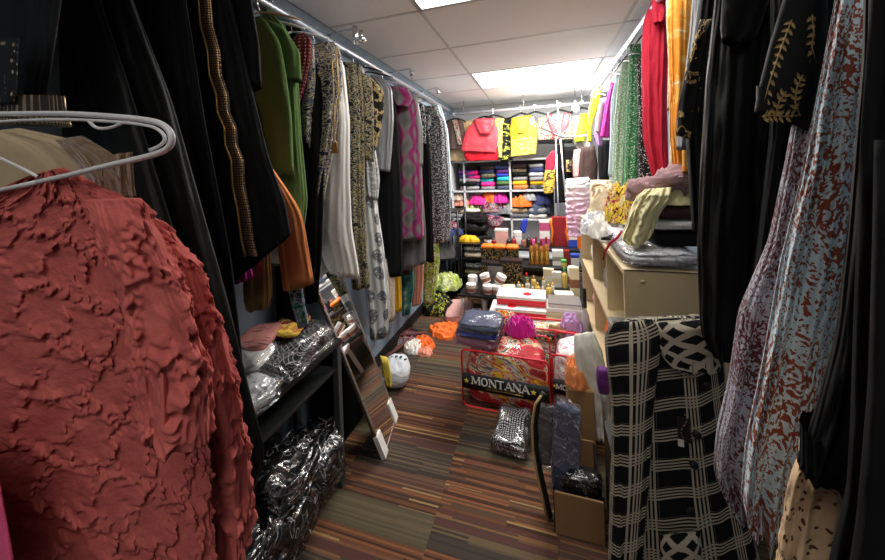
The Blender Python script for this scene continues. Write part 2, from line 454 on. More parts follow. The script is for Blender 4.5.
def make_animal(name, bg, fg, sc, wv):
    n = N(name); v = n.warp(n.uv(1.5, .75, .5), 14, .03)
    f = n.noise(v, sc, 1, .5, .3)
    k = n.math('GREATER_THAN', f, .5+wv)
    k2 = n.math('LESS_THAN', n.vor(n.warp(n.uv(1, .9), 20, .01), sc*1.0, rnd=1), .26)
    big = n.math('GREATER_THAN', n.noise(n.uv(), 6, 1), .52)
    kk = n.mix(big, k, n.math('MAXIMUM', k2, n.math('GREATER_THAN', f, .58)))
    return n.pbr(n.mix(kk, bg, fg), .6, 0, .3, wrinkle(n, .6))
animal = make_animal('pale_blue_rust_animal_print', (.60, .74, .80), (.28, .065, .03), 170, -.005)
animal_d = make_animal('wine_grey_animal_print', (.46, .46, .52), (.12, .03, .035), 190, -.02)
lace = dots('cream_spotted_lace', (.66, .46, .28), (.10, .045, .02), 110, .30, fg2=(.3, .15, .07), warp=.01)
tan = cloth('beige_wool', (.42, .32, .2), .9)
pinkf = cloth('bright_pink_cloth', (.6, .08, .18), .7)
mauve = cloth('dusty_mauve', (.36, .22, .23), .85)
lemon = cloth('pale_lemon', (.74, .68, .40), .85)
cream = cloth('cream_cloth', (.78, .70, .52), .85)
ivory = cloth('ivory_cloth', (.78, .75, .68), .8)
dbrown = cloth('dark_brown_cloth', (.06, .035, .03), .85)
pinkc = cloth('soft_pink_cloth', (.75, .38, .36), .8)
bluev = cloth('royal_blue', (.03, .05, .42), .6)
purple = cloth('deep_purple', (.14, .03, .2), .6)
lilac = cloth('lilac_satin', (.5, .3, .55), .45)
paleblue = cloth('pale_grey_blue', (.46, .56, .62), .7)
orange2 = cloth('vivid_orange', (.85, .18, .03), .7)
hotpink = cloth('hot_pink', (.85, .03, .28), .7)
turq = cloth('turquoise_cloth', (.02, .4, .45), .7)
navy = cloth('navy_cloth', (.03, .04, .12), .7)
slate = cloth('slate_denim', (.07, .09, .15), .7)
greym = cloth('mid_grey_cloth', (.3, .3, .31), .8)
multi = blobs('bright_multicolour_print', [(0, (.6, .03, .05)), (.38, (.8, .7, .55)), (.45, (.05, .08, .3)), (.5, (.8, .45, .05)), (.56, (.6, .05, .15)), (.62, (.75, .72, .68))], 20, .05)
multi2 = blobs('dark_multicolour_print', [(0, (.03, .02, .04)), (.42, (.35, .03, .1)), (.5, (.6, .5, .4)), (.54, (.05, .08, .2)), (.62, (.5, .2, .03))], 24, .05)
beigeshiny = blobs('beige_embossed', [(0, (.4, .27, .13)), (.5, (.6, .44, .24)), (.6, (.45, .3, .15))], 60, .02, .5)

# ------------------------------------------------------------------ the room
ZC = CH+.92; XL, XR, YB, YF = -1.26, 1.0, 4.86, -1.3
def struct(o): o['kind'] = 'structure'; return o
def make_carpet():
    n = N('striped_carpet_tiles'); s = n.sep(n.obj()); x, y = s[0], s[1]
    col = n.math('FLOOR', n.math('DIVIDE', n.math('ADD', x, .495), .5))
    rowo = n.math('MULTIPLY', n.white(col), .5)
    row = n.math('FLOOR', n.math('DIVIDE', n.math('ADD', y, rowo), .5))
    sub = n.math('FLOOR', n.math('DIVIDE', n.math('ADD', x, n.math('MULTIPLY', n.white(n.math('ADD', n.math('FLOOR', n.math('DIVIDE', y, .045)), n.math('MULTIPLY', col, 7))), .3)), .28))
    tile = n.math('ADD', n.math('MULTIPLY', col, 13.7), n.math('MULTIPLY', row, 5.3))
    band = n.noise(n.comb(n.math('MULTIPLY', y, 1), tile, 0), 3.6, 0)            # broad colour families
    fam = n.math('ADD', band, n.math('MULTIPLY', n.math('SUBTRACT', n.white(tile), .5), .16))
    stripe = n.math('FLOOR', n.math('DIVIDE', y, .0085))
    sid = n.math('ADD', stripe, n.math('MULTIPLY', sub, 31.7))
    r = n.white(sid); r2 = n.white(n.math('ADD', stripe, n.math('MULTIPLY', col, 91)))
    rr = n.math('MULTIPLY_ADD', r, .14, n.math('MULTIPLY', r2, .86))
    rust = n.ramp(rr, [(0, (.075, .038, .028)), (.3, (.17, .075, .04)), (.45, (.28, .11, .05)), (.6, (.12, .07, .045)), (.78, (.40, .26, .11)), (.84, (.2, .085, .05))])
    olive = n.ramp(rr, [(0, (.12, .10, .06)), (.35, (.145, .12, .072)), (.6, (.11, .088, .055)), (.8, (.165, .13, .075))])
    dark = n.ramp(rr, [(0, (.075, .06, .048)), (.35, (.12, .09, .065)), (.55, (.06, .048, .04)), (.75, (.17, .12, .07))])
    wine = n.ramp(rr, [(0, (.12, .055, .045)), (.35, (.17, .09, .06)), (.6, (.10, .06, .05)), (.85, (.25, .13, .06))])
    c = n.mix(n.math('GREATER_THAN', fam, .40), dark, wine)
    c = n.mix(n.math('GREATER_THAN', fam, .50), c, rust)
    c = n.mix(n.math('GREATER_THAN', fam, .60), c, olive)
    pile = n.noise(n.obj((1, 1, 1)), 260, 2, .8)
    c = n.mix(n.math('MULTIPLY', pile, .42), c, (.02, .013, .01))
    h = n.math('ADD', n.math('MULTIPLY', n.white(stripe), .4), pile)
    return n.pbr(c, .95, 0, .1, n.bump(h, .6, .006))
m = M().box(((XL+XR)/2, (YB+YF)/2, -.05), (XR-XL+.2, YB-YF+.2, .1))
fl = struct(m.build('floor', make_carpet(), None, False, origin=Vector((0, 0, 0))))
def make_tile():
    n = N('speckled_ceiling_tile'); o = n.obj()
    f = n.noise(o, 70, 3, .7); g = n.noise(o, 1.4, 2)
    b = n.mix(f, (.80, .80, .79), (.93, .93, .92)); b = n.mix(n.math('MULTIPLY', g, .2), b, (.7, .7, .69))
    return n.pbr(b, .95, 0, .1, n.bump(f, .4, .004))
TILE = make_tile()
gx = [-1.84, -.645, .55, 1.745]; gy = [-1.56, -.89, -.22, .44, 1.08, 1.79, 2.42, 3.15, 3.82, 4.49, 5.2]
m = M(); LP = [(1, 4), (1, 7)]
LP2 = [(1, 1)]
for i in range(3):
    for j in range(len(gy)-1):
        x0, x1 = max(gx[i], XL), min(gx[i+1], XR); y0, y1 = max(gy[j], YF), min(gy[j+1], YB)
        if y1 <= y0 or x1 <= x0 or (i, j) in LP+LP2: continue
        m.box(((x0+x1)/2, (y0+y1)/2, ZC+.014), (x1-x0-.006, y1-y0-.006, .028), 0, .003)
struct(m.build('ceiling', TILE, None, False, origin=Vector((0, 0, ZC))))
m = M().box(((XL+XR)/2, (YB+YF)/2, ZC+.09), (XR-XL+.2, YB-YF+.2, .1))
struct(m.build('ceiling', solid('slab_grey', (.3, .3, .3), .9), None, False))
m = M()
for x in gx[1:3]: m.box((x, (YB+YF)/2, ZC+.002), (.022, YB-YF, .008), 0, .001)
for y in gy[1:-1]: m.box(((XL+XR)/2, y, ZC+.0025), (XR-XL, .022, .009), 0, .001)
struct(m.build('trim_1', solid('ceiling_bar', (.6, .6, .59), .6), None, False))
def make_wall(name, a, b):
    n = N(name); f = n.noise(n.obj(), 2.2, 3)
    return n.pbr(n.mix(f, a, b), .8, 0, .25, n.bump(n.noise(n.obj(), 90, 2), .15, .003))
WL = make_wall('blue_grey_wall', (.20, .26, .33), (.26, .32, .39)); WB = make_wall('pale_wall', (.55, .57, .58), (.62, .63, .63))
for nm, c, d, mt in (('wall_left', (XL-.05, (YB+YF)/2, ZC/2), (.1, YB-YF+.2, ZC), WL), ('wall_right', (XR+.05, (YB+YF)/2, ZC/2), (.1, YB-YF+.2, ZC), WL),
                     ('wall_back', ((XL+XR)/2, YB+.05, ZC/2), (XR-XL, .1, ZC), WB), ('wall_front', ((XL+XR)/2, YF-.05, ZC/2), (XR-XL, .1, ZC), WB)):
    struct(M().box(c, d).build(nm, mt, None, False))
BB = solid('black_skirting', (.015, .014, .014), .5)
struct(M().box((XL+.006, (YB+YF)/2, .05), (.012, YB-YF, .10), 0, .003).build('baseboard_left', BB, None, False))
struct(M().box((XR-.006, (YB+YF)/2, .05), (.012, YB-YF, .10), 0, .003).build('baseboard_right', BB, None, False))
def emis(name, c, s):
    n = N(name); e = n.n('ShaderNodeEmission'); e.inputs[0].default_value = c+(1,); e.inputs[1].default_value = s
    n.t.links.new(e.outputs[0], n.out.inputs[0]); return n.m
PANEL = emis('lit_diffuser', (1, .97, .92), 2.2)
for q, (i, j) in enumerate(LP+LP2):
    x0, x1, y0, y1 = gx[i], gx[i+1], gy[j], gy[j+1]; c = ((x0+x1)/2, (y0+y1)/2, ZC)
    e = empty('ceiling_light', c, ['recessed fluorescent ceiling panel at the top edge, nearest the viewer', 'recessed fluorescent ceiling panel farther in, near the back rail', 'recessed fluorescent ceiling panel behind the viewer'][q], 'ceiling light', 'recessed ceiling panels')
    f = M()
    for s in (-1, 1):
        f.box((c[0], c[1]+s*((y1-y0)/2-.012), ZC+.004), (x1-x0-.02, .02, .012), 0, .002); f.box((c[0]+s*((x1-x0)/2-.012), c[1], ZC+.004), (.02, y1-y0-.02, .012), 0, .002)
    f.build('frame', MATS['white_plastic'], e, False)
    M().box((c[0], c[1], ZC+.001), (x1-x0-.04, y1-y0-.04, .008)).build('diffuser', PANEL, e, False)
    L = bpy.data.lights.new('panel_light', 'AREA'); L.shape = 'RECTANGLE'; L.size = x1-x0-.06; L.size_y = y1-y0-.06; L.energy = [7, 37, 1][q]; L.color = (1, .97, .93)
    o = bpy.data.objects.new('panel_light', L); COL.objects.link(o); o.location = (c[0], c[1], ZC-.008)

# ------------------------------------------------------------------ rails
RX, RZ = -1.16, 2.27; QX, QZ = .585, 2.30; BZ, BY = 2.25, 4.40
e = empty('clothes_rail', (RX, 2.2, RZ), 'long grey steel hanging rail along the left wall', 'clothes rail')
M().tube([(RX, -.5, RZ), (RX, 4.2, RZ)], .02, 14).build('pipe', MATS['steel'], e)
M().box((RX-.055, 1.85, RZ-.03), (.03, 4.7, .07), 0, .004).build('back_plate', WL, e, False)
for y in (.4, 1.4, 2.6, 3.8):
    b = M().tube([(RX, y, RZ), (XL-.0, y, RZ)], .012, 8); b.lathe((XL+.004, y, RZ), [(.03, -.004), (.03, .004)], 14, Matrix.Rotation(PI/2, 3, 'Y'))
    b.build('bracket', MATS['steel'], e)
e = empty('clothes_rail', (QX, 2.2, QZ), 'long grey steel hanging rail above the garments on the right', 'clothes rail')
M().tube([(QX, -.5, QZ), (QX, 4.3, QZ)], .019, 14).build('pipe', MATS['steel'], e)
for y in (.4, 1.6, 2.9, 4.0):
    b = M().tube([(QX, y, QZ), (XR, y, QZ)], .012, 8); b.build('bracket', MATS['steel'], e)
e = empty('clothes_rail', (-.2, BY, BZ), 'white hanging rail across the back of the room holding blouses', 'clothes rail')
M().tube([(-1.16, BY, BZ), (.66, BY, BZ)], .018, 12).build('pipe', solid('rail_white', (.7, .7, .72), .3, .3), e)
for x in (-1.0, -.2, .5): M().tube([(x, BY, BZ), (x, BY, ZC)], .008, 8).build('ceiling_rod', MATS['chrome'], e)
# chrome display arms that stick out from the left rail
for i, (y, px, lab) in enumerate([(1.62, 327, 'chrome face-out display arm with a bulky clamp, nearest on the left rail'), (2.42, 393, 'thin chrome display arm on the left rail above the ikat dress'), (3.1, 429, 'thin chrome display arm at the far end of the left rail')]):
    e = empty('faceout_fixture', (RX, y, RZ), lab, 'display arm', 'display arms on the left rail')
    M().tube([(RX, y, RZ+.02), (RX+.19, y, RZ+.035), (RX+.2, y, RZ+.02), (RX+.2, y, RZ-.05)], .006, 8).build('rod', MATS['chrome'], e)
    t = M(); s = 1.0 if i == 0 else .45
    t.tube([(RX+.2-.012, y, RZ+.045*s), (RX+.2-.012, y, RZ-.06*s)], .014*s, 10); t.tube([(RX+.2+.02*s, y+.01, RZ+.02), (RX+.2+.02*s, y+.01, RZ-.04*s)], .011*s, 10)
    t.lathe((RX+.2+.03*s, y, RZ-.035*s), [(.001, -.02*s), (.02*s, -.014*s), (.024*s, 0), (.02*s, .014*s), (.001, .02*s)], 12)
    t.build('clamp', MATS['chrome'], e)
# ------------------------------------------------------------------ garments, left side
GL = 'garments on the left rail'; GR = 'garments on the right rail'
def lat(u, v, w=.0092, s=.052):
    a = (u*.95+v*.52)/s; b = (v*.88-u*.50)/s
    da = abs(a-round(a))*s; db = abs(b-round(b))*s
    return max(math.exp(-(da/w)**2), math.exp(-(db/w)**2))
def coral_disp(u, v):
    p = Vector((u*1.0, v, 3)); j = noise.noise(p*22)*.007; k = noise.noise(p*22+Vector((9, 9, 9)))*.007
    r = lat(u+j, v+k); return r*(.0055+.012*noise.noise(p*105)+.008*noise.noise(p*230))+.001*noise.noise(p*40)
GSEED = 0
e = garment('blouse', 'coral pink ruffle-textured blouse on a white hanger, nearest at the left edge', 'blouse', coral,
    [(25, 178, 60, 168), (-60, 215, 125, 200), (-110, 260, 152, 240), (-120, 350, 185, 320), (-120, 480, 205, 440), (-120, 640, 215, 640)], .20, .035, .008, 5, 3,
    n=620, nr=320, disp=coral_disp, sq=.85, taper=False,
    parts=[dict(name='sleeve', mat=coral, rows=[(85, 200, 140, 198), (100, 240, 160, 235), (130, 330, 190, 300), (140, 400, 208, 375), (144, 432, 210, 428)], Y=.150, t=.024, amp=.004, n=240, nr=150, kw=dict(disp=coral_disp)),
           dict(name='sleeve', mat=coral, rows=[(120, 205, 165, 222), (150, 270, 200, 265), (185, 380, 232, 360), (200, 470, 248, 450), (206, 530, 252, 515), (215, 548, 245, 545)], Y=.225, t=.02, amp=.004, n=240, nr=190, kw=dict(disp=coral_disp))])
# white tubular hanger
e = empty('clothes_hanger', aty(40, 180, .19), 'white plastic tubular hanger holding the coral ruffled top', 'hanger', 'hangers on the left')
h = M(); P_ = lambda x, y, Y=.185: aty(x, y, Y)
h.tube([P_(-60, 113), P_(0, 114), P_(60, 113), P_(110, 116), P_(150, 120), P_(165, 125), P_(173, 136), P_(170, 148), P_(155, 155), P_(110, 165), P_(70, 175), P_(38, 182)], .0024, 10, soft=2)
h.build('arm', MATS['white_plastic'], e)
h = M(); h.tube([P_(-60, 128), P_(0, 121), P_(60, 119), P_(110, 121), P_(148, 125), P_(160, 130), P_(166, 138), P_(162, 145), P_(150, 150)], .0013, 8, soft=2); h.build('inner_rib', MATS['white_plastic'], e)
h = M(); h.tube([P_(38, 182), P_(20, 186), P_(-30, 196), P_(-70, 204)], .0024, 8); h.tube([P_(40, 178), P_(25, 170), P_(0, 158), P_(-40, 142)], .0014, 8); h.build('lower_bar', MATS['white_plastic'], e)
h = M(); h.tube([P_(88, 120), P_(96, 129), P_(112, 128), P_(128, 120)], .0013, 8, soft=2); h.build('strap_notch', MATS['white_plastic'], e)
garment('pink_garment', 'hot pink cloth at the bottom left edge below the coral top', 'garment', pinkf, [(-160, 440, -20, 430), (-160, 490, 0, 480), (-160, 640, 25, 620)], .15, .03, .006, 4)
garment('jacket', 'beige fur-trimmed garment hanging behind the coral top', 'jacket', tan, [(-80, 140, 20, 128), (-80, 160, 75, 140), (-80, 190, 118, 165), (-80, 230, 135, 205), (-60, 400, 130, 400)], .27, .03, .008, 5,
    parts=[dict(name='fur_trim', mat=cloth('brown_fur', (.16, .10, .055), 1.0, sheen=.5), rows=[(55, 140, 82, 136), (75, 160, 112, 154), (90, 182, 130, 176), (95, 200, 136, 196)], Y=.255, t=.02, amp=.004, k=7, n=160, nr=70, kw=dict(disp=lambda u, v: .006*noise.noise(Vector((u*260, v*60, 1)))))])
garment('sequinned_top', 'black top with gold sequin beading in the upper left corner', 'top', black2, [(-90, -170, 62, -160), (-90, 0, 62, 0), (-90, 60, 54, 55), (-80, 108, 46, 104)], .38, .04, .008, 4,
    parts=[dict(name='sequin_panel', mat=seqn, rows=[(-20, 38, 19, 38), (-20, 90, 17, 92), (-20, 104, 14, 104)], Y=.33, t=.012, amp=.003, k=3),
           dict(name='sequin_cuff', mat=seqd, rows=[(-10, 112, 70, 117), (-10, 123, 72, 127)], Y=.34, t=.02, amp=.002, k=3)])
garment('abaya', 'second plain black abaya hanging behind the long satin one', 'abaya', black, [(60, -150, 170, -150), (98, 0, 186, 0), (98, 120, 205, 120), (98, 260, 232, 260), (100, 380, 245, 380), (110, 440, 250, 436)], .68, .04, .010, 5, 13, nr=44)
garment('abaya', 'long plain black satin abaya hanging beside the coral top', 'abaya', black2,
    [(-60, -160, 105, -160), (0, 0, 132, 0), (0, 100, 172, 100), (20, 200, 200, 200), (30, 300, 228, 300), (60, 400, 252, 400), (95, 455, 266, 452), (110, 492, 255, 488)], .55, .06, .014, 5, 11, nr=50, n=90,
    parts=[dict(name='sleeve', mat=black2, rows=[(48, -150, 84, -150), (60, 0, 100, 0), (85, 80, 128, 80), (120, 200, 165, 200), (150, 330, 205, 330)], Y=.5, t=.02, amp=.007, k=3, nr=30)])
e = garment('abaya', 'black abaya with a wavy gold and bronze studded front trim', 'abaya', black,
    [(95, -110, 205, -115), (85, 0, 232, 0), (100, 80, 250, 80), (120, 160, 268, 155), (140, 260, 286, 205), (165, 318, 291, 233)], .82, .06, .008, 5, 21, nr=44,
    parts=[dict(name='sleeve', mat=black, rows=[(228, -60, 246, -60), (232, 0, 252, 0), (240, 50, 260, 48), (246, 92, 262, 88)], Y=.84, t=.03, amp=.005, k=3)])
def ribbon(pts, w, Y, name, mat, parent, dy=-.004, edge=None):
    rings = []; uvs = []; acc = 0; last = None
    for i, (x, y) in enumerate(pts):
        a = aty(x-w/2, y, Y); b = aty(x+w/2, y, Y)
        if last is not None: acc += (a-last).length
        last = a; rings.append([a, b, b+Vector((0, .006, 0)), a+Vector((0, .006, 0))]); L = (b-a).length
        uvs += [(0, -acc), (L, -acc), (L, -acc), (0, -acc)]
    mm = M(); mm.grid(rings, uvs); mm.build(name, mat, parent)
    if edge:
        t = M()
        for s in (-1,): t.tube([aty(x+s*w/2, y, Y-.003) for x, y in pts], .0035, 6)
        t.build('edging_cord', edge, parent)
TR = [(202, -60), (204, 0), (206, 25), (213, 50), (215, 75), (222, 95), (223, 112), (230, 128), (231, 145), (237, 160), (238, 185), (243, 210), (247, 240), (252, 262)]
TR2 = []
for a, b in zip(TR, TR[1:]):
    for q in range(4): TR2.append((a[0]+(b[0]-a[0])*q/4, a[1]+(b[1]-a[1])*q/4))
ribbon(TR2, 11, .752, 'studded_trim', studs, e, edge=gold)
garment('dress', 'long dull black garment hanging low beneath the olive dress above the side table', 'dress', blackw, [(222, -10, 262, -10), (232, 120, 285, 120), (236, 240, 304, 240), (236, 322, 306, 312)], 1.26, .04, .010, 5, n=90)  # black cloth added to keep the gap above the table dark
garment('sweater', 'magenta garment end showing below the gold-trimmed abaya', 'garment', magenta, [(200, 200, 248, 200), (222, 262, 250, 252), (226, 286, 253, 276)], .88, .03, .008, 4)
garment('skirt', 'tan brown skirt hanging under the abayas above the black table', 'skirt', brown_skirt, [(175, -30, 195, -30), (195, 80, 215, 80), (240, 190, 264, 190), (243, 250, 270, 245), (243, 302, 273, 296), (246, 310, 270, 305)], .95, .04, .010, 5)
garment('shirt', 'burnt orange long sleeve hanging below the olive green dress', 'shirt', orange, [(190, -25, 208, -25), (218, 80, 236, 80), (246, 150, 260, 150), (272, 194, 288, 190), (276, 215, 302, 212), (278, 250, 308, 245), (283, 290, 314, 282)], 1.0, .035, .006, 3)
garment('floral_scarf', 'dark teal and purple floral scarf dangling over the packaged clothes', 'scarf', tealfl, [(274, 200, 288, 200), (284, 270, 300, 270), (290, 300, 304, 298), (298, 328, 309, 325)], 1.06, .015, .004, 3, ext=False)
e = garment('dress', 'olive green dress hanging on the left rail beyond the black abayas', 'dress', green,
    [(238, 18, 268, 10), (238, 40, 288, 30), (240, 80, 298, 70), (245, 140, 302, 140), (250, 200, 308, 200), (255, 262, 300, 262)], 1.22, .07, .012, 6, 31,
    parts=[dict(name='sleeve', mat=green, rows=[(244, 20, 262, 16), (246, 45, 280, 40), (250, 80, 286, 72), (262, 120, 292, 118), (268, 175, 294, 175)], Y=1.12, t=.03, amp=.008),
           dict(name='sleeve', mat=green, rows=[(268, 20, 284, 28), (276, 50, 300, 52), (280, 80, 302, 82)], Y=1.17, t=.03, amp=.005)])
garment('dress', 'plain black dress between the olive dress and the navy paisley dress', 'dress', blackw, [(270, 25, 300, 28), (285, 80, 325, 80), (290, 160, 325, 160), (292, 250, 322, 250), (295, 300, 318, 300)], 1.36, .05, .012, 5)
garment('shirt', 'maroon shirt with pale dots hanging under the clamp on the left rail', 'shirt', maroon, [(296, 35, 304, 33), (289, 42, 312, 40), (290, 60, 311, 58), (289, 85, 306, 84), (291, 104, 300, 103)], 1.30, .03, .006, 4)
garment('blouse', 'white blouse with sharp hem hanging behind the orange sleeve', 'blouse', white, [(190, -20, 210, -20), (212, 80, 232, 80), (238, 150, 256, 150), (262, 200, 288, 200), (258, 240, 300, 230), (262, 262, 296, 262)], 1.10, .03, .006, 4)
e = garment('dress', 'navy and cream paisley dress hanging in front of the white gown', 'dress', pais1,
    [(306, 46, 334, 42), (304, 60, 341, 52), (306, 90, 343, 84), (305, 140, 336, 140), (300, 190, 326, 190), (297, 225, 318, 228)], 1.38, .06, .010, 6, 41, nr=44,
    parts=[dict(name='sleeve', mat=pais1, rows=[(302, 48, 314, 46), (302, 80, 316, 78), (301, 110, 314, 110), (303, 136, 310, 150)], Y=1.33, t=.03, amp=.006)])
for i, x in enumerate((333, 338)):
    t = M().tube([aty(x-2, 45, 1.31), aty(x, 80, 1.31), aty(x+1, 120, 1.31), aty(x+1-i*3, 140, 1.31)], .003, 6); o = t.build('gold_cord', gold, e); t = M().lathe(aty(x+1-i*3, 149, 1.31), [(.002, .035), (.009, .03), (.006, .025), (.012, -.02), (.001, -.02)], 8); t.build('tassel', gold, o)
garment('gown', 'long plain white satin gown between two paisley dresses', 'gown', white, [(318, 60, 344, 62), (322, 120, 350, 120), (320, 180, 350, 180), (314, 228, 352, 228), (322, 260, 358, 264), (330, 272, 360, 278)], 1.5, .05, .010, 5, 51)
e = garment('dress', 'long dark gold paisley dress hanging right of the white gown', 'dress', pais2, [(340, 62, 360, 64), (343, 100, 364, 100), (345, 180, 365, 180), (347, 250, 367, 250), (352, 288, 370, 286)], 1.78, .05, .012, 5, 61,
    parts=[dict(name='sleeve', mat=pais2, rows=[(360, 72, 372, 78), (362, 110, 374, 112), (364, 160, 374, 162)], Y=1.8, t=.03, amp=.005)])
garment('shirt', 'black shirt with gold flowers next to the dark gold paisley dress', 'shirt', blackgold, [(350, 72, 372, 78), (356, 85, 384, 92), (358, 110, 384, 112), (360, 140, 378, 142), (362, 155, 374, 155)], 1.9, .05, .008, 4)
garment('kaftan', 'long white dress with round grey spots, hem near the mirror top', 'dress', spots, [(356, 180, 374, 182), (358, 220, 380, 222), (361, 260, 386, 262), (366, 300, 390, 302), (370, 338, 388, 334)], 1.92, .05, .010, 5)
garment('blouse', 'white and silver shiny blouse hanging above the grey-spotted dress', 'blouse', silver, [(362, 150, 376, 152), (362, 175, 380, 178), (366, 196, 378, 200)], 1.90, .035, .007, 4)
e = garment('coat', 'slim black coat hanging left of the ikat dress', 'coat', black, [(370, 82, 392, 86), (374, 120, 398, 122), (378, 200, 402, 200), (382, 275, 403, 275)], 2.2, .05, .008, 5, 71)
e = garment('jacket', 'grey satin jacket hanging in front of the magenta ikat dress', 'jacket', grey_satin, [(378, 90, 392, 88), (376, 120, 394, 118), (375, 150, 392, 150), (376, 170, 390, 172)], 2.12, .04, .008, 4)
e = garment('dress', 'magenta and grey ikat dress with a draped collar on the left rail', 'dress', ikat, [(390, 88, 408, 90), (388, 98, 418, 100), (392, 140, 421, 140), (393, 190, 423, 190), (395, 240, 424, 238)], 2.38, .07, .012, 5, 81,
    parts=[dict(name='collar', mat=ikat, rows=[(391, 86, 407, 88), (390, 96, 413, 98), (394, 106, 408, 108)], Y=2.29, t=.05, amp=.008),
           dict(name='sleeve', mat=greyk, rows=[(385, 92, 392, 94), (384, 130, 393, 130), (382, 168, 392, 170)], Y=2.32, t=.03, amp=.005),
           dict(name='sleeve', mat=grey_satin, rows=[(412, 95, 417, 97), (414, 130, 423, 130), (416, 166, 423, 166)], Y=2.36, t=.02, amp=.004)])
garment('tunic', 'grey knit tunic whose uneven hem shows below the ikat dress', 'tunic', greyk, [(385, 180, 422, 180), (389, 235, 426, 232), (391, 272, 426, 262)], 2.46, .06, .016, 4)
garment('dress', 'beige small-flowered dress low on the left rail beside the spotted dress', 'dress', beigef, [(374, 225, 392, 228), (378, 270, 395, 272), (380, 324, 395, 318)], 2.14, .04, .008, 4, back=1)
garment('tunic', 'plum garment showing between the beige flowered dress and the grey tunic', 'garment', cloth('plum', (.15, .04, .08), .7), [(378, 235, 394, 236), (380, 265, 394, 268)], 2.2, .03, .006, 4, back=1)
garment('trousers', 'mustard yellow trouser leg hanging under the black coat', 'trousers', yellow, [(386, 250, 399, 250), (388, 285, 401, 285), (390, 312, 402, 310)], 2.33, .03, .005, 4, back=1)
garment('scarf', 'teal leaf-print scarf hanging below the grey knit tunic', 'scarf', teal, [(400, 255, 413, 255), (402, 285, 415, 285), (402, 316, 410, 312)], 2.52, .03, .008, 4, back=1)
garment('dress', 'wine dark garment behind the teal scarf and the grey tunic', 'garment', cloth('wine', (.07, .015, .02), .7), [(398, 240, 412, 240), (399, 272, 410, 274)], 2.55, .02, .006, 4, back=1)
garment('trousers', 'salmon pink trouser leg hanging under the ikat dress', 'trousers', salmon, [(411, 240, 422, 240), (412, 275, 424, 275), (412, 306, 421, 303)], 2.7, .03, .006, 4, back=1)
garment('jacket', 'thin black garment between the ikat dress and the speckled dress', 'jacket', blackw, [(412, 105, 425, 108), (420, 160, 431, 160), (424, 260, 434, 262)], 2.75, .04, .006, 4)
garment('blouse', 'small black and white patterned blouse beside the speckled grey dress', 'blouse', zebra, [(412, 104, 424, 105), (413, 120, 426, 122), (416, 142, 426, 144)], 2.7, .04, .006, 4)
garment('dress', 'lime green leaf-print dress hanging at the end of the left rail', 'dress', lime, [(422, 225, 438, 226), (424, 262, 440, 262), (423, 302, 434, 302)], 2.92, .04, .008, 4, back=1)
e = garment('dress', 'grey black and white speckled dress, last long one on the left rail', 'dress', snow, [(424, 106, 436, 106), (422, 125, 446, 124), (424, 170, 449, 170), (427, 215, 451, 214), (430, 243, 450, 240)], 3.0, .07, .012, 5, 91,
    parts=[dict(name='sleeve', mat=zebra, rows=[(420, 112, 430, 112), (419, 130, 432, 130), (421, 150, 430, 150)], Y=2.93, t=.03, amp=.006)])
garment('dress', 'pale blue garment edge behind the speckled dress at the rail end', 'dress', paleblue, [(432, 104, 441, 106), (436, 130, 448, 130), (440, 170, 451, 170), (444, 200, 452, 200)], 3.2, .05, .008, 4)
for i, (y, dx, mk, lab) in enumerate([(1.2, .02, 'white_plastic', 'white hanger under the olive green dress'), (1.12, .1, 'wood_hanger', 'pale wooden hanger above the olive green dress'), (1.33, .05, 'clear_hanger', 'clear hanger above the maroon dotted shirt'), (1.5, .04, 'clear_hanger', 'clear hanger carrying the navy paisley dress'), (1.9, .02, 'black_plastic', 'black hanger carrying the dark gold paisley dress'),
        (2.05, .03, 'black_plastic', 'black hanger carrying the gold flower shirt'), (2.3, .03, 'clear_hanger', 'clear hanger carrying the slim black coat'), (2.55, .05, 'clear_hanger', 'clear hanger carrying the magenta ikat dress'), (2.84, .05, 'clear_hanger', 'clear hanger carrying the small patterned blouse'), (3.15, .04, 'white_plastic', 'white hanger carrying the speckled grey dress')]):
    hanger((RX+dx*.3, y, RZ+.018), .38 if i else .34, MATS[mk], lab, 'hangers on the left', ang=.12)

# ------------------------------------------------------------------ garments, right side
garment('coat', 'large plain black coat at the right edge of the picture', 'coat', blackw, [(885, -170, 1120, -170), (872, 0, 1150, 0), (862, 130, 1150, 130), (856, 280, 1150, 280), (852, 400, 1150, 400), (848, 480, 1150, 480), (826, 570, 1100, 570), (815, 640, 1100, 640)], .42, .06, .012, 5, 101, nr=50, n=90,
    parts=[dict(name='sleeve', mat=blackw, rows=[(874, 140, 960, 140), (872, 240, 960, 240), (868, 380, 940, 380), (856, 520, 920, 520), (840, 620, 900, 620)], Y=.36, t=.03, amp=.008, nr=30)])
garment('jacket', 'black jacket hanging over the cream spotted lace at the lower right', 'jacket', black, [(866, -100, 910, -100), (862, 60, 910, 60), (850, 200, 905, 200), (836, 330, 900, 330), (812, 420, 890, 420), (797, 458, 870, 486)], .50, .04, .010, 5, 104)
garment('lace_dress', 'cream spotted lace garment hem at the lower right', 'dress', lace, [(830, 380, 880, 380), (800, 440, 868, 450), (786, 500, 862, 510), (774, 560, 858, 560), (770, 600, 850, 600)], .55, .035, .006, 4, 103, n=150, nr=70, disp=lambda u, v: .007*noise.noise(Vector((u*40, v*40, 2)))-.006*abs(noise.noise(Vector((u*60+v*30, v*40, 5)))))
garment('dress', 'pale blue and rust animal-print dress with long folds on the right', 'dress', animal,
    [(850, -150, 900, -150), (835, 0, 888, 0), (818, 90, 876, 90), (800, 180, 866, 180), (780, 260, 852, 270), (762, 360, 830, 360), (745, 440, 812, 440), (740, 500, 790, 505), (755, 520, 778, 530)], .68, .045, .016, 6, 107, nr=70, n=140, grow=.3)
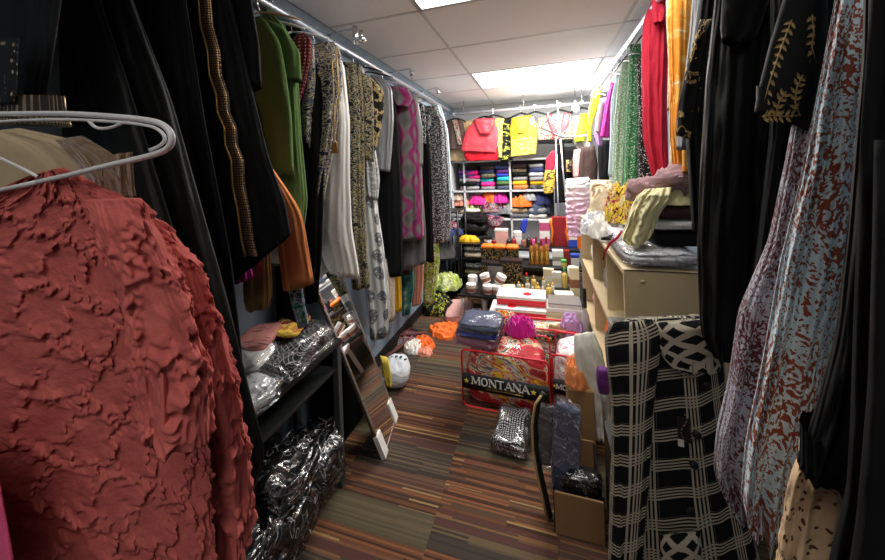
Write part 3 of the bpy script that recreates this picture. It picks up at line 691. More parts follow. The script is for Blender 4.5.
garment('dress', 'wine and grey animal-print skirt behind the pale blue printed dress', 'dress', animal_d,
    [(800, 80, 830, 80), (785, 160, 820, 160), (768, 240, 810, 240), (738, 310, 790, 310), (728, 380, 775, 380), (716, 430, 760, 430), (713, 470, 758, 478), (735, 505, 765, 520)], .80, .05, .012, 6, 109, nr=50, n=110)
garment('embroidered_dress', 'black dress with gold leaf embroidery on its flared sleeve', 'dress', black, [(775, -150, 850, -150), (770, 0, 850, 0), (770, 130, 830, 130), (755, 260, 800, 260), (745, 330, 790, 330)], .86, .05, .010, 5, 113,
    parts=[dict(name='sleeve', mat=black, rows=[(796, -60, 826, -60), (783, 0, 828, 0), (768, 50, 828, 50), (757, 95, 818, 100), (754, 112, 808, 132)], Y=.76, t=.034, amp=.001, n=64, nr=36)])
LR = [(796, -60, 826, -60), (783, 0, 828, 0), (768, 50, 828, 50), (757, 95, 818, 100), (754, 112, 808, 132)]
def on_sleeve(x, y):
    R_ = LR; i = 0
    while i < len(R_)-2 and (R_[i+1][1]+R_[i+1][3])/2 < y: i += 1
    a, b = R_[i], R_[i+1]; ya, yb = (a[1]+a[3])/2, (b[1]+b[3])/2; f = max(0, min(1, (y-ya)/(yb-ya)))
    l = a[0]*(1-f)+b[0]*f; r = a[2]*(1-f)+b[2]*f; q = max(-.98, min(.98, (2*x-l-r)/(r-l)))
    p = aty(x, y, .76); T = p-CAM; T.z = 0; T.normalize(); return p-T*(.034*math.sqrt(1-q*q)+.003)
em = M()
def leaf(x, y, an, L, w):
    d = Vector((math.cos(an), math.sin(an))); nn = Vector((-d.y, d.x)); P = [(0, 0), (.35, .5), (.7, .38), (1, 0), (.7, -.38), (.35, -.5)]
    v = [on_sleeve(x+d.x*L*a+nn.x*w*b, y+d.y*L*a+nn.y*w*b) for a, b in P]; c0 = sum(v, Vector())/6; T = (c0-CAM).normalized(); v += [p+T*.002 for p in v]
    em.add(v, [(0, 1, 2, 3, 4, 5), (11, 10, 9, 8, 7, 6)]+[(i, (i+1) % 6, (i+1) % 6+6, i+6) for i in range(6)])
for st in ([(792, 25), (786, 40), (780, 55), (774, 72), (768, 90), (763, 108)], [(762, 118), (772, 117), (784, 118), (797, 117), (808, 112)], [(800, 118), (795, 104), (797, 90), (803, 78)], [(775, 118), (779, 104), (786, 94)], [(812, 20), (814, 36), (812, 52), (816, 66)]):
    em.tube([on_sleeve(*q) for q in st], .0011, 5); tot = 0
    for a, b in zip(st, st[1:]):
        for q in (.1, .55):
            x, y = a[0]+(b[0]-a[0])*q, a[1]+(b[1]-a[1])*q; an = math.atan2(b[1]-a[1], b[0]-a[0])
            for s_ in (-1, 1): leaf(x, y, an+s_*.85+PI*0, 8.5, 3.6)
em.build('gold_embroidery', goldth, [o for o in bpy.data.objects if o.name.startswith('embroidered_dress')][0])
garment('abaya', 'long plain black abaya hanging over the end of the wooden bookcase', 'abaya', black2,
    [(722, -110, 790, -110), (715, 0, 792, 0), (706, 80, 790, 80), (700, 170, 785, 170), (697, 250, 775, 250), (700, 330, 760, 335), (712, 350, 750, 352)], 1.02, .07, .014, 6, 127, nr=50, n=110,
    parts=[dict(name='sleeve', mat=black, rows=[(718, -40, 770, -40), (722, 0, 770, 0), (720, 30, 757, 36), (722, 42, 740, 45)], Y=.93, t=.03, amp=.006)])
garment('abaya', 'black abaya with gold branch embroidery beside the orange dress', 'abaya', black, [(706, -70, 740, -70), (700, 0, 742, 0), (690, 70, 742, 70), (685, 130, 735, 130), (692, 230, 730, 230)], 1.22, .06, .010, 5, 131,
    parts=[dict(name='sleeve', mat=goldleaf, rows=[(700, 20, 716, 20), (688, 60, 708, 60), (678, 105, 700, 105), (676, 135, 694, 140)], Y=1.14, t=.03, amp=.006)])
garment('cardigan', 'light grey thin garment between the orange dress and the black abaya', 'cardigan', greym, [(694, -30, 714, -30), (690, 30, 706, 30), (684, 80, 700, 80), (676, 150, 692, 150)], 1.4, .03, .006, 4)
garment('dress', 'cream and brown marbled dress hanging behind the orange dress', 'dress', creamp, [(676, -20, 706, -20), (674, 20, 703, 20), (672, 90, 698, 90), (669, 160, 696, 160), (671, 176, 690, 178)], 1.66, .05, .010, 5)
garment('dress', 'orange and cream printed dress on the right rail next to the red dress', 'dress', orangep, [(668, -10, 692, -12), (667, 20, 692, 20), (670, 90, 688, 90), (669, 130, 682, 130), (672, 168, 686, 168)], 1.58, .05, .010, 5,
    parts=[dict(name='skirt', mat=orangep, rows=[(682, 140, 694, 140), (682, 172, 696, 174)], Y=1.5, t=.02, amp=.004)])
garment('shirt', 'beige marbled sleeve showing between the red and orange dresses', 'shirt', creamp, [(666, 0, 678, 0), (666, 20, 676, 22), (668, 60, 674, 60), (667, 110, 674, 112)], 1.75, .03, .006, 4)
e = garment('dress', 'long plain red dress with a draped neck on the right rail', 'dress', red,
    [(651, 2, 668, -2), (643, 22, 670, 18), (641, 60, 669, 60), (642, 100, 667, 100), (643, 140, 668, 140), (652, 178, 669, 176)], 2.0, .07, .014, 6, 137, nr=40,
    parts=[dict(name='neckline', mat=red, rows=[(652, 0, 667, -2), (652, 14, 668, 12), (654, 24, 664, 24)], Y=1.9, t=.03, amp=.006)])
garment('dress', 'black and white dotted dress half hidden behind the red dress', 'dress', bwdots, [(636, 60, 652, 58), (638, 120, 656, 120), (638, 190, 655, 190)], 2.3, .05, .008, 5)
garment('dress', 'bright green dress with white speckles left of the red dress', 'dress', greend, [(630, 45, 641, 44), (628, 80, 642, 78), (625, 140, 641, 140), (623, 196, 637, 196)], 2.52, .05, .010, 5)
garment('dress', 'pale mint dress with white speckles hanging left of the green one', 'dress', mint, [(624, 58, 634, 56), (618, 80, 632, 80), (614, 120, 628, 120), (612, 170, 626, 172), (614, 200, 624, 200)], 2.66, .06, .010, 5)
garment('shirt', 'pale grey blue garment between the mint dress and the magenta top', 'shirt', paleblue, [(617, 72, 625, 72), (611, 100, 621, 100), (610, 140, 617, 140), (608, 176, 615, 178)], 3.0, .05, .008, 4)
garment('top', 'magenta top hanging on the far right rail', 'top', magenta, [(611, 82, 618, 82), (606, 100, 616, 100), (602, 125, 613, 125), (600, 137, 612, 138)], 3.25, .05, .008, 4)
garment('top', 'lilac and white satin top left of the magenta top', 'top', lilac, [(601, 98, 609, 98), (597, 115, 606, 115), (594, 134, 603, 135), (597, 146, 602, 146)], 3.5, .04, .008, 4,
    parts=[dict(name='white_panel', mat=white, rows=[(600, 100, 604, 100), (596, 118, 601, 118), (595, 132, 599, 132)], Y=3.44, t=.02, amp=.004)])
garment('top', 'bright yellow top hanging at the far end of the right rail', 'top', cloth('bright_yellow', (.82, .58, .03), .6), [(593, 92, 603, 88), (589, 108, 599, 105), (587, 125, 592, 125), (588, 142, 592, 142)], 3.78, .04, .006, 4)
for i, (y, mk, lab) in enumerate([(2.0, 'black_plastic', 'black hanger carrying the red dress'), (2.5, 'black_plastic', 'black hanger carrying the green speckled dress'), (2.66, 'clear_hanger', 'clear hanger carrying the mint dress'), (3.0, 'clear_hanger', 'clear hanger carrying the grey blue garment'), (3.25, 'white_plastic', 'white hanger carrying the magenta top'), (3.5, 'clear_hanger', 'clear hanger carrying the lilac top'), (3.78, 'white_plastic', 'white hanger carrying the bright yellow top')]):
    hanger((QX, y, QZ+.018), .36, MATS[mk], lab, 'hangers on the right', ang=-1.3)
# ------------------------------------------------------------------ back rail
GB = 'blouses on the back rail'
def bl(label, mat, rows, Y, **k): return garment('blouse', label, 'blouse', mat, rows, Y, k.pop('t', .04), k.pop('amp', .008), k.pop('kk', 4), n=48, nr=24, **k)
brownb = cloth('brown_blouse', (.10, .06, .05), .7); pinkb = cloth('pale_yellow_cloth', (.75, .68, .18), .7)
yel = cloth('clear_yellow', (.72, .52, .02), .6, spec=.4); yelg = dots('yellow_gold_brocade', (.70, .50, .06), (.78, .66, .3), 60, .3)
blackfl = blobs('black_lime_flowers', [(0, (.01, .01, .01)), (.55, (.5, .55, .08)), (.62, (.02, .03, .01))], 22, .05)
florw = blobs('white_floral_net', [(0, (.4, .34, .26)), (.40, (.08, .12, .04)), (.47, (.5, .45, .38)), (.54, (.35, .03, .05)), (.60, (.08, .07, .04)), (.64, (.5, .45, .36))], 24, .05)
limec = cloth('bright_lime', (.48, .55, .02), .6)
bl('brown blouse with patterned straps, leftmost on the back rail', brownb, [(449, 120, 462, 120), (446, 130, 465, 130), (445, 150, 466, 149)], 4.36,
   parts=[dict(name='strap', mat=florw, rows=[(452, 120, 457, 120), (455, 132, 460, 132), (458, 145, 462, 145)], Y=4.31, t=.01, amp=.002)])
bl('tan embossed blouse hanging lower behind the brown and red blouses', beigeshiny, [(447, 122, 476, 120), (446, 145, 480, 145), (446, 162, 478, 161)], 4.44)
bl('coral red satin blouse with a cowl collar and a bright red lower tier', redshirt, [(474, 121, 490, 119), (466, 130, 498, 128), (463, 140, 498, 140), (461, 151, 496, 153)], 4.30,
   parts=[dict(name='collar', mat=redshirt, rows=[(474, 119, 495, 118), (476, 127, 494, 126), (480, 134, 490, 134)], Y=4.25, t=.05, amp=.01, label='bright red cowl collar'),
          dict(name='lower_tier', mat=redlow, rows=[(465, 146, 498, 146), (464, 156, 499, 155), (467, 161, 497, 160)], Y=4.33, t=.04, amp=.01, label='bright red tier')])
bl('pale yellow blouse behind the coral red satin blouse', pinkb, [(494, 119, 505, 117), (494, 140, 503, 140), (496, 158, 502, 158)], 4.40)
bl('black blouse with lime flowers between the red and yellow blouses', blackfl, [(499, 119, 511, 117), (500, 140, 512, 140), (500, 162, 513, 160)], 4.41)
bl('plain yellow blouse with a brocade lower half on the back rail', yel, [(512, 118, 531, 115), (510, 128, 537, 126), (511, 143, 537, 140)], 4.34,
   parts=[dict(name='neckline', mat=yel, rows=[(512, 118, 530, 115), (516, 130, 526, 128), (518, 134, 523, 133)], Y=4.29, t=.03, amp=.005),
          dict(name='lower_tier', mat=yelg, rows=[(511, 138, 537, 136), (511, 157, 536, 154)], Y=4.33, t=.04, amp=.008)])
bl('white floral net blouse with a black hem, right of the yellow blouse', florw, [(538, 118, 552, 115), (536, 128, 556, 126), (538, 142, 556, 141)], 4.37,
   parts=[dict(name='hem_band', mat=black, rows=[(538, 140, 556, 139), (538, 144, 556, 143)], Y=4.35, t=.045, amp=.006)])
bl('floral blouse with red front panels and a black hem on the back rail', florw, [(548, 116, 570, 113), (547, 128, 573, 126), (549, 142, 573, 141)], 4.35,
   parts=[dict(name='front_panel', mat=redshirt, rows=[(546, 115, 552, 114), (549, 126, 556, 126), (553, 136, 558, 136)], Y=4.30, t=.02, amp=.003, label='red panel'),
          dict(name='front_panel', mat=redshirt, rows=[(564, 113, 570, 113), (561, 124, 569, 124), (559, 134, 564, 134)], Y=4.30, t=.02, amp=.003, label='red panel'),
          dict(name='hem_band', mat=black, rows=[(549, 140, 573, 139), (549, 144, 573, 143)], Y=4.33, t=.045, amp=.006)])
bl('bright lime blouse, rightmost on the back rail', limec, [(580, 114, 588, 113), (577, 128, 587, 128), (574, 142, 584, 142)], 4.33)
bl('cream blouse behind the lime blouse', ivory, [(572, 116, 590, 115), (574, 140, 590, 140), (575, 150, 590, 150)], 4.42)
for i, x in enumerate((455, 484, 494, 521, 535, 560, 582)):
    p = aty(x, 112, BY); hanger((p.x, BY-.02+.03*(i % 2), BZ+.016), .3, MATS['black_plastic'], ['black hanger of the brown blouse at the back', 'black hanger of the coral red blouse at the back', 'black hanger of the pale yellow blouse at the back', 'black hanger of the plain yellow blouse at the back', 'black hanger of the white net blouse at the back', 'black hanger of the red-panelled blouse at the back', 'black hanger of the lime blouse at the back'][i], 'hangers on the back rail', ang=0, r=.009, hook=.075)
garment('scarf', 'red and gold scarf dangling down in front of the back shelves', 'scarf', red, [(552, 151, 557, 150), (546, 158, 556, 156), (545, 172, 554, 172)], 4.2, .02, .006, 3, n=40,
    parts=[dict(name='printed_end', mat=blobs('gold_black_print', [(0, (.02, .015, .01)), (.42, (.6, .4, .06)), (.58, (.1, .06, .02))], 20), rows=[(545, 170, 555, 170), (543, 185, 555, 185), (544, 194, 553, 193)], Y=4.19, t=.02, amp=.005)])
garment('dress', 'long black garment hanging beside the red and gold scarf', 'dress', blackw, [(555, 145, 564, 144), (555, 175, 566, 175), (555, 203, 567, 202)], 4.24, .04, .008, 4)
for lab, mt, rows, Y in [('black shirt hanging low under the red-panelled blouse', blackw, [(564, 147, 576, 146), (564, 165, 577, 165), (566, 178, 575, 178)], 4.2),
        ('soft pink shirt hanging between black and brown garments at the back', pinkc, [(574, 150, 581, 149), (572, 165, 580, 165), (573, 177, 579, 177)], 4.16),
        ('dark brown garment hanging low at the back, right of the pink shirt', dbrown, [(581, 147, 595, 146), (579, 165, 598, 165), (579, 182, 597, 182)], 4.12),
        ('dark garment hanging low in the far right corner', black, [(598, 140, 611, 140), (598, 160, 611, 160), (599, 180, 609, 180)], 4.0),
        ('gold and black patterned top low at the back beside the black shirt', blackgold, [(566, 160, 573, 160), (566, 172, 572, 172)], 4.14)]:
    garment('shirt', lab, 'shirt', mt, rows, Y, .04, .008, 4, n=40, nr=20)
e = empty('clothes_rail', (.45, 4.25, 0), 'thin lower rail holding dark garments in the far right corner', 'clothes rail')
M().tube([(.17, 4.2, 1.83), (.92, 4.2, 1.83)], .012, 10).build('pipe', MATS['chrome'], e)
for x in (.17, .92): M().tube([(x, 4.2, 0), (x, 4.2, 1.85)], .012, 10).build('post', MATS['chrome'], e)

# ------------------------------------------------------------------ back shelves
S0, S1, SY0, SY1 = -1.24, .16, 4.47, 4.84
WH = solid('shelf_white', (.66, .66, .67), .5)
e = empty('shelf_unit', ((S0+S1)/2, 4.65, 0), 'white open shelf unit against the back wall, full of clothes', 'shelf')
LV = [.30, .80, 1.185, 1.60]
for z in LV: M().box(((S0+S1)/2, (SY0+SY1)/2, z-.012), (S1-S0, SY1-SY0, .024), 0, .002).build('shelf_board', WH, e, False)
M().box(((S0+S1)/2, SY1-.004, .8), (S1-S0, .008, 1.6)).build('back_panel', solid('panel_grey', (.3, .31, .33), .6), e, False)
PX = [S0+.012, aty(464, 175, SY0).x, aty(510, 175, SY0).x, S1-.012]
for x in PX: M().box((x, (SY0+SY1)/2, .8), (.024, SY1-SY0, 1.6), 0, .002).build('upright', WH, e, False)
rnd = random.Random(5)
def folded(label, mat, c, d, rz=0, seed=0, group=None, name='folded_garment', wrap=None, cat='folded clothes', tilt=(0, 0), fold=3, rough=.06, crease=0., res=(22, 14), sq=.25):
    if wrap is None:
        m = M(); pad(m, c, d, rz, seed, fold, rough, nx=res[0], ny=res[1], tilt=tilt, crease=crease); return m.build(name, mat, None, True, (label, cat, group))
    e = empty(name, (c[0], c[1], c[2]-d[2]/2), label, cat, group)
    m = M(); pad(m, c, (d[0]*.95, d[1]*.95, d[2]*.9), rz, seed, fold, rough, nx=res[0], ny=res[1], tilt=tilt, crease=crease, sq=sq+.1); m.build('folded_cloth', mat, e)
    m = M(); pad(m, c, (d[0]*1.02, d[1]*1.02, d[2]*1.0), rz, seed, 5, rough*1.5, nx=64, ny=32, tilt=tilt, sq=sq); m.build('plastic_wrap', wrap, e); return e
MN = {}
def nm(mat): return mat.name.replace('_', ' ').replace(' cloth', '')
pal2 = [[dbrown, purple, navy, greym, black, mauve], [black, hotpink, hotpink, mauve, navy, greym], [dbrown, navy, pais2, turq, hotpink, greym], [navy, purple, bluev, turq, green, slate], [dbrown, pais2, black, greym, yellow, orange], [greym, navy, silver, greym, yellow, bwdots], [slate, greym, pais1, orange, ivory, yellow]]
cols = [(PX[0]+.22, .26), (PX[1]+.115, .19), (PX[1]+.32, .2), (PX[1]+.53, .2), (PX[2]+.12, .2), (PX[2]+.34, .2), (PX[2]+.54, .17)]
PLc = ['left compartment', 'middle compartment, left pile', 'middle compartment, centre pile', 'middle compartment, right pile', 'right compartment, left pile', 'right compartment, middle pile', 'right compartment, right pile']
ORD = ['top', 'second from top', 'third from top', 'fourth from top', 'fifth from top', 'bottom']
for ci, (cx, w) in enumerate(cols):
    z = LV[2]
    for k in range(6):
        mt = pal2[ci][5-k]; h = rnd.uniform(.055, .068)
        folded('%s folded garment, %s in the pile, %s' % (nm(mt), ORD[5-k], PLc[ci]), mt, (cx+rnd.uniform(-.012, .012), 4.60+rnd.uniform(-.02, .02), z+h/2), (w, .24, h), rnd.uniform(-.08, .08), ci*10+k, 'folded clothes on the top back shelf'); z += h*.9
def onz(x, Y, z): # picture column x at depth Y gives the place on a level z
    lo, hi = 100, 700
    for _ in range(40):
        y = (lo+hi)/2
        if aty(x, y, Y).z > z: lo = y
        else: hi = y
    return aty(x, y, Y)
def HP(label, mat, x, Y, z, w, d, h, rz=0, seed=0, name='crumpled_scarf', cat='scarf', group=None, fold=.2, flat=0):
    p = onz(x, Y, z); m = M(); heap(m, (p.x, Y, z), (w, d, h), rz, seed, fold=fold, flat=flat); return m.build(name, mat, None, True, (label, cat, group))
g2 = 'loose clothes on the middle back shelf'
for k, (x, z, w, h, mt, what, dy) in enumerate([(441, .80, .26, .10, greym, 'mid grey knit heap', 0), (441, .90, .24, .09, tealfl, 'dark teal floral heap', .02), (440, .99, .24, .10, ivory, 'ivory cloth heap', 0),
        (474, .80, .32, .11, lime, 'lime leaf-print heap', 0), (462, .91, .24, .09, salmon, 'salmon pink folded heap', .02), (478, .93, .20, .09, hotpink, 'bright hot pink heap', -.02), (459, .99, .2, .08, beigef, 'beige flowered heap', .02),
        (497, .80, .34, .09, greyk, 'dark grey knit heap', 0), (492, .87, .32, .09, multi2, 'dark multicoloured heap', -.02), (491, .95, .26, .13, orange2, 'vivid orange heap', .02), (513, .80, .28, .12, greym, 'light grey heap', 0), (521, .90, .28, .12, orange2, 'orange scarf heap slumping forward', -.03), (516, 1.0, .24, .15, black, 'black furry heap', .03),
        (536, .80, .30, .13, slate, 'slate denim heap', .0), (540, .92, .26, .12, navy, 'navy cloth heap', .03), (530, .98, .22, .08, grey_satin, 'shiny grey heap', 0), (500, .95, .22, .10, magenta, 'magenta heap', 0)]):
    HP('%s on the middle back shelf' % what, mt, x, 4.60+dy, z+.06, w*1.15, .26, h*1.25, 0, k+3, group=g2, name='crumpled_garment', cat='clothes')
folded('pale blue and white packaged shirt standing on the middle back shelf', paleblue, tuple(onz(468, 4.72, .8)+Vector((.03, 0, .28))), (.20, .1, .16), 0, 7, name='packaged_shirt', cat='packaged clothes', wrap=MATS['film'])
folded('white packaged shirt at the top of the middle back shelf', white, tuple(onz(482, 4.74, .8)+Vector((.0, 0, .3))), (.2, .1, .13), 0, 8, name='packaged_shirt', cat='packaged clothes', wrap=MATS['film'])
garment('scarf', 'dark scarf with pink check edge drooping over the middle shelf', 'scarf', multi2, [(480, 214, 503, 217), (484, 219, 503, 221), (490, 226, 500, 226)], 4.42, .03, .006, 4, n=36, nr=14,
        parts=[dict(name='checked_edge', mat=dots('pink_check', (.6, .05, .15), (.8, .4, .4), 60, .3), rows=[(481, 219, 504, 217), (486, 224, 503, 222), (493, 229, 500, 228)], Y=4.44, t=.03, amp=.004)])
garment('scarf', 'royal blue cloth end hanging from the middle back shelf', 'scarf', bluev, [(523, 219, 528, 219), (520, 226, 527, 226), (521, 233, 525, 233)], 4.42, .015, .004, 3, n=32, nr=12)
for k, (x, z, w, mt, what) in enumerate([(441, .80, .24, ivory, 'ivory'), (441, .86, .24, salmon, 'salmon pink'), (459, .80, .22, greym, 'grey'), (459, .86, .22, tan, 'beige'), (474, .80, .24, lime, 'lime print'), (474, .865, .22, ivory, 'ivory'), (492, .80, .26, slate, 'slate'), (492, .87, .24, mauve, 'dusty mauve'), (519, .80, .26, greyk, 'charcoal'), (519, .87, .24, tan, 'beige'), (538, .80, .24, ivory, 'ivory'), (538, .87, .24, greym, 'grey')]):
    p = onz(x, 4.6, .8); folded('%s folded garment, %s layer under the loose heaps, %s' % (what, 'lower' if z < .81 else 'upper', ['far left', 'far left', 'second pile', 'second pile', 'third pile', 'third pile', 'fourth pile', 'fourth pile', 'fifth pile', 'fifth pile', 'right end', 'right end'][k]), mt, (p.x, 4.57, z+.034), (w, .22, .066), rnd.uniform(-.1, .1), 300+k, g2)
M().box(((S0+S1)/2, SY1-.012, .55), (S1-S0-.03, .006, .48)).build('lower_back_panel', WH, bpy.data.objects['shelf_unit'], False)
# black bags stacked on the left
for k, (z, h) in enumerate([(.32, .16), (.48, .15), (.63, .12)]):
    folded('black bin bag of clothes at the back, %s' % ['bottom of three', 'middle of three', 'top of three'][k], black2, (onz(475, 4.3, z).x, 4.3, z+h/2+.14), (.36, .3, h), .05*k, 30+k, 'black bags stacked at the back', 'garbage_bag', None, 'bag', rough=.12, fold=2, res=(40, 22))
M_ = M().box((onz(475, 4.3, .3).x, 4.3, .23), (.4, .3, .46), 0, .01); M_.build('storage_box', solid('dark_box', (.02, .02, .022), .6), None, False, ('black storage box under the stacked black bags', 'box', None))

# ------------------------------------------------------------------ black wire rack in the left corner
bp = solid('rack_black', (.012, .012, .013), .4, .3)
e = empty('wire_rack', (-1.0, 3.9, 0), 'small black metal rack in the far left corner, filled with clothes', 'rack')
rx0, rx1, ry0, ry1 = -1.22, -.97, 3.72, 4.12
for x in (rx0+.01, rx1): 
    for y in (ry0, ry1): M().tube([(x, y, 0), (x, y, 1.0)], .013, 8).build('post', bp, e)
for z in (.12, .42, .72, .98):
    t = M(); t.box(((rx0+rx1)/2, (ry0+ry1)/2, z), (rx1-rx0, ry1-ry0, .012), 0, .002)
    t.build('shelf', bp, e, False)
HP('heap with pink and navy print on the black rack, top shelf', multi2, 449, 3.85, .73, .30, .26, .12, 0, 51, group='clothes on the black rack', name='crumpled_garment', cat='clothes')
HP('red edged navy heap at the front of the black rack', navy, 452, 3.78, .72, .24, .2, .08, 0, 52, group='clothes on the black rack', name='crumpled_garment', cat='clothes')
HP('grey plastic-wrapped heap on the middle of the black rack', greyk, 445, 3.84, .43, .26, .26, .16, 0, 53, group='clothes on the black rack', name='crumpled_garment', cat='clothes')
HP('lime leaf-print heap at the bottom of the black rack', lime, 447, 3.66, .13, .36, .34, .14, 0, 54, group='clothes on the black rack', name='crumpled_garment', cat='clothes')
HP('yellow and dark print heap low beside the black rack', blackfl, 438, 3.3, .004, .36, .3, .16, 0, 55, name='crumpled_garment', cat='clothes')
HP('mustard yellow cloth beside the stacked black bags', yellow, 468, 3.95, .60, .26, .16, .07, 0, 56, name='folded_cloth', cat='cloth', fold=.1)
e = empty('wire_rack', (onz(468, 3.95, .3).x, 3.95, 0), 'narrow black rack holding patterned goods under the yellow cloth', 'rack')
cx = -.82
for z in (.22, .42, .595): M().box((cx, 3.95, z), (.3, .3, .012), 0, .002).build('shelf', bp, e, False)
for sx in (-1, 1):
    for sy in (-1, 1): M().tube([(cx+sx*.14, 3.95+sy*.14, 0), (cx+sx*.14, 3.95+sy*.14, .6)], .01, 8).build('post', bp, e)
for k, z in enumerate((.228, .30, .428, .50)):
    folded(['gold and black patterned folded cloth, lowest in the narrow rack', 'grey patterned folded cloth, second in the narrow rack', 'brown patterned folded cloth, third in the narrow rack', 'silver patterned folded cloth, topmost in the narrow rack'][k], [pais2, zebra, beigef, snow][k], (cx, 3.93, z+.034), (.24, .24, .065), 0, 60+k, 'cloths in the narrow rack')

# ------------------------------------------------------------------ tiered display with cosmetics
e = empty('display_stand', (-.2, 3.5, 0), 'black tiered display stand crowded with perfumes and cosmetics', 'display stand')
TI = [(.30, 3.02, 3.58), (.43, 3.56, 3.84), (.56, 3.82, 4.14)]
DX0, DX1 = -.80, .36
for z, y0, y1 in TI: M().box((((DX0 if z < .4 else -.66)+DX1)/2, (y0+y1)/2, z-.012), (DX1-(DX0 if z < .4 else -.66), y1-y0, .024), 0, .003).build('tier', MATS['table_black'], e, False)
M().tube([(onz(485, 3.12, .1).x, 3.12, 0), (onz(485, 3.12, .1).x, 3.12, .28)], .028, 12).build('leg', MATS['steel'], e)
for x, y in ((DX0+.03, 3.05), (DX1-.03, 3.05), (-.63, 4.1), (DX1-.03, 4.1)): M().tube([(x, y, 0), (x, y, .28)], .014, 8).build('leg', MATS['steel'], e)
def carton(label, x, Y, z, w, d, h, mat, lid=None, band=None, rz=0, name='carton', group=None, cat='box'):
    p = onz(x, Y, z); c = Vector((p.x, Y, z)); e = empty(name, c, label, cat, group)
    lh = min(.03, h*.25) if lid else 0
    M().box(c+Vector((0, 0, (h-lh)/2)), (w, d, h-lh), rz, .003).build('body', mat, e, False)
    if lid: M().box(c+Vector((0, 0, h-lh/2)), (w*1.04, d*1.04, lh), rz, .003).build('lid', lid, e, False)
    if band: M().box(c+Vector((0, 0, h*.45)), (w*1.012, d*1.012, h*.3), rz, .001).build('printed_band', band, e, False)
    return e
def jar(label, x, Y, z, r, h, mat, lid, lab=None, T=None, name='cream_jar', group=None, up=0):
    p = onz(x, Y, z); c = Vector((p.x, Y, z+up)); e = empty(name, c, label, 'jar', group); T = T or Matrix.Identity(3)
    M().lathe(c, [(r*.7, .0), (r*.92, .003), (r, h*.12), (r, h*.6), (r*.96, h*.66)], 20, T).build('body', mat, e, 'auto')
    M().lathe(c, [(r*.9, h*.66), (r*1.03, h*.67), (r*1.03, h*.95), (r*.9, h), (.001, h)], 20, T).build('lid', lid, e, 'auto')
    if lab: M().lathe(c, [(r*1.005, h*.18), (r*1.012, h*.2), (r*1.012, h*.52), (r*1.005, h*.54)], 20, T).build('printed_label', lab, e, 'auto')
    return e
def bottle(label, x, Y, z, r, h, mat, cap, group=None, name='perfume_bottle', square=False, lab=None):
    p = onz(x, Y, z); c = Vector((p.x, Y, z)); e = empty(name, c, label, 'bottle', group); n = 4 if square else 16
    prof = [(r*.8, 0), (r, .004), (r, h*.62), (r*.8, h*.7), (r*.32, h*.76), (r*.32, h*.8)]
    M().lathe(c, prof, n, Matrix.Rotation(PI/4, 3, 'Z')).build('flask', mat, e, 'auto')
    M().lathe(c, [(r*.4, h*.78), (r*.45, h*.79), (r*.42, h*.98), (r*.3, h), (.001, h)], 12).build('cap', cap, e, 'auto')
    if lab: M().lathe(c, [(r*1.01, h*.15), (r*1.02, h*.16), (r*1.02, h*.5), (r*1.01, h*.52)], n, Matrix.Rotation(PI/4, 3, 'Z')).build('printed_label', lab, e, 'auto')
    return e
cw = MATS['white_card']; cc = MATS['cream_card']; rc = MATS['red_card']
amber = solid('amber_glass', (.32, .12, .02), .12, 0, .7); goldm = solid('gold_metal', (.75, .5, .15), .25, .9); yglass = solid('yellow_perfume', (.72, .52, .12), .12, 0, .8); cglass = solid('pale_glass', (.62, .6, .5), .1, 0, .8)
bk = MATS['black_plastic']; brl = solid('brown_label', (.25, .1, .06), .5); org = solid('orange_plastic', (.85, .2, .02), .35); pk = solid('pink_card', (.75, .42, .36), .5)
blk_gold = blobs('black_gold_box', [(0, (.012, .01, .008)), (.56, (.6, .42, .15)), (.62, (.02, .015, .01))], 60, .02, .4)
dkred = solid('dark_red_card', (.25, .015, .02), .4); blu = solid('blue_plastic', (.03, .08, .5), .35); grn = solid('green_cap', (.1, .4, .08), .4); mag = solid('magenta_card', (.5, .08, .2), .4); sgrey = solid('silver_tin', (.35, .35, .34), .3, .7)
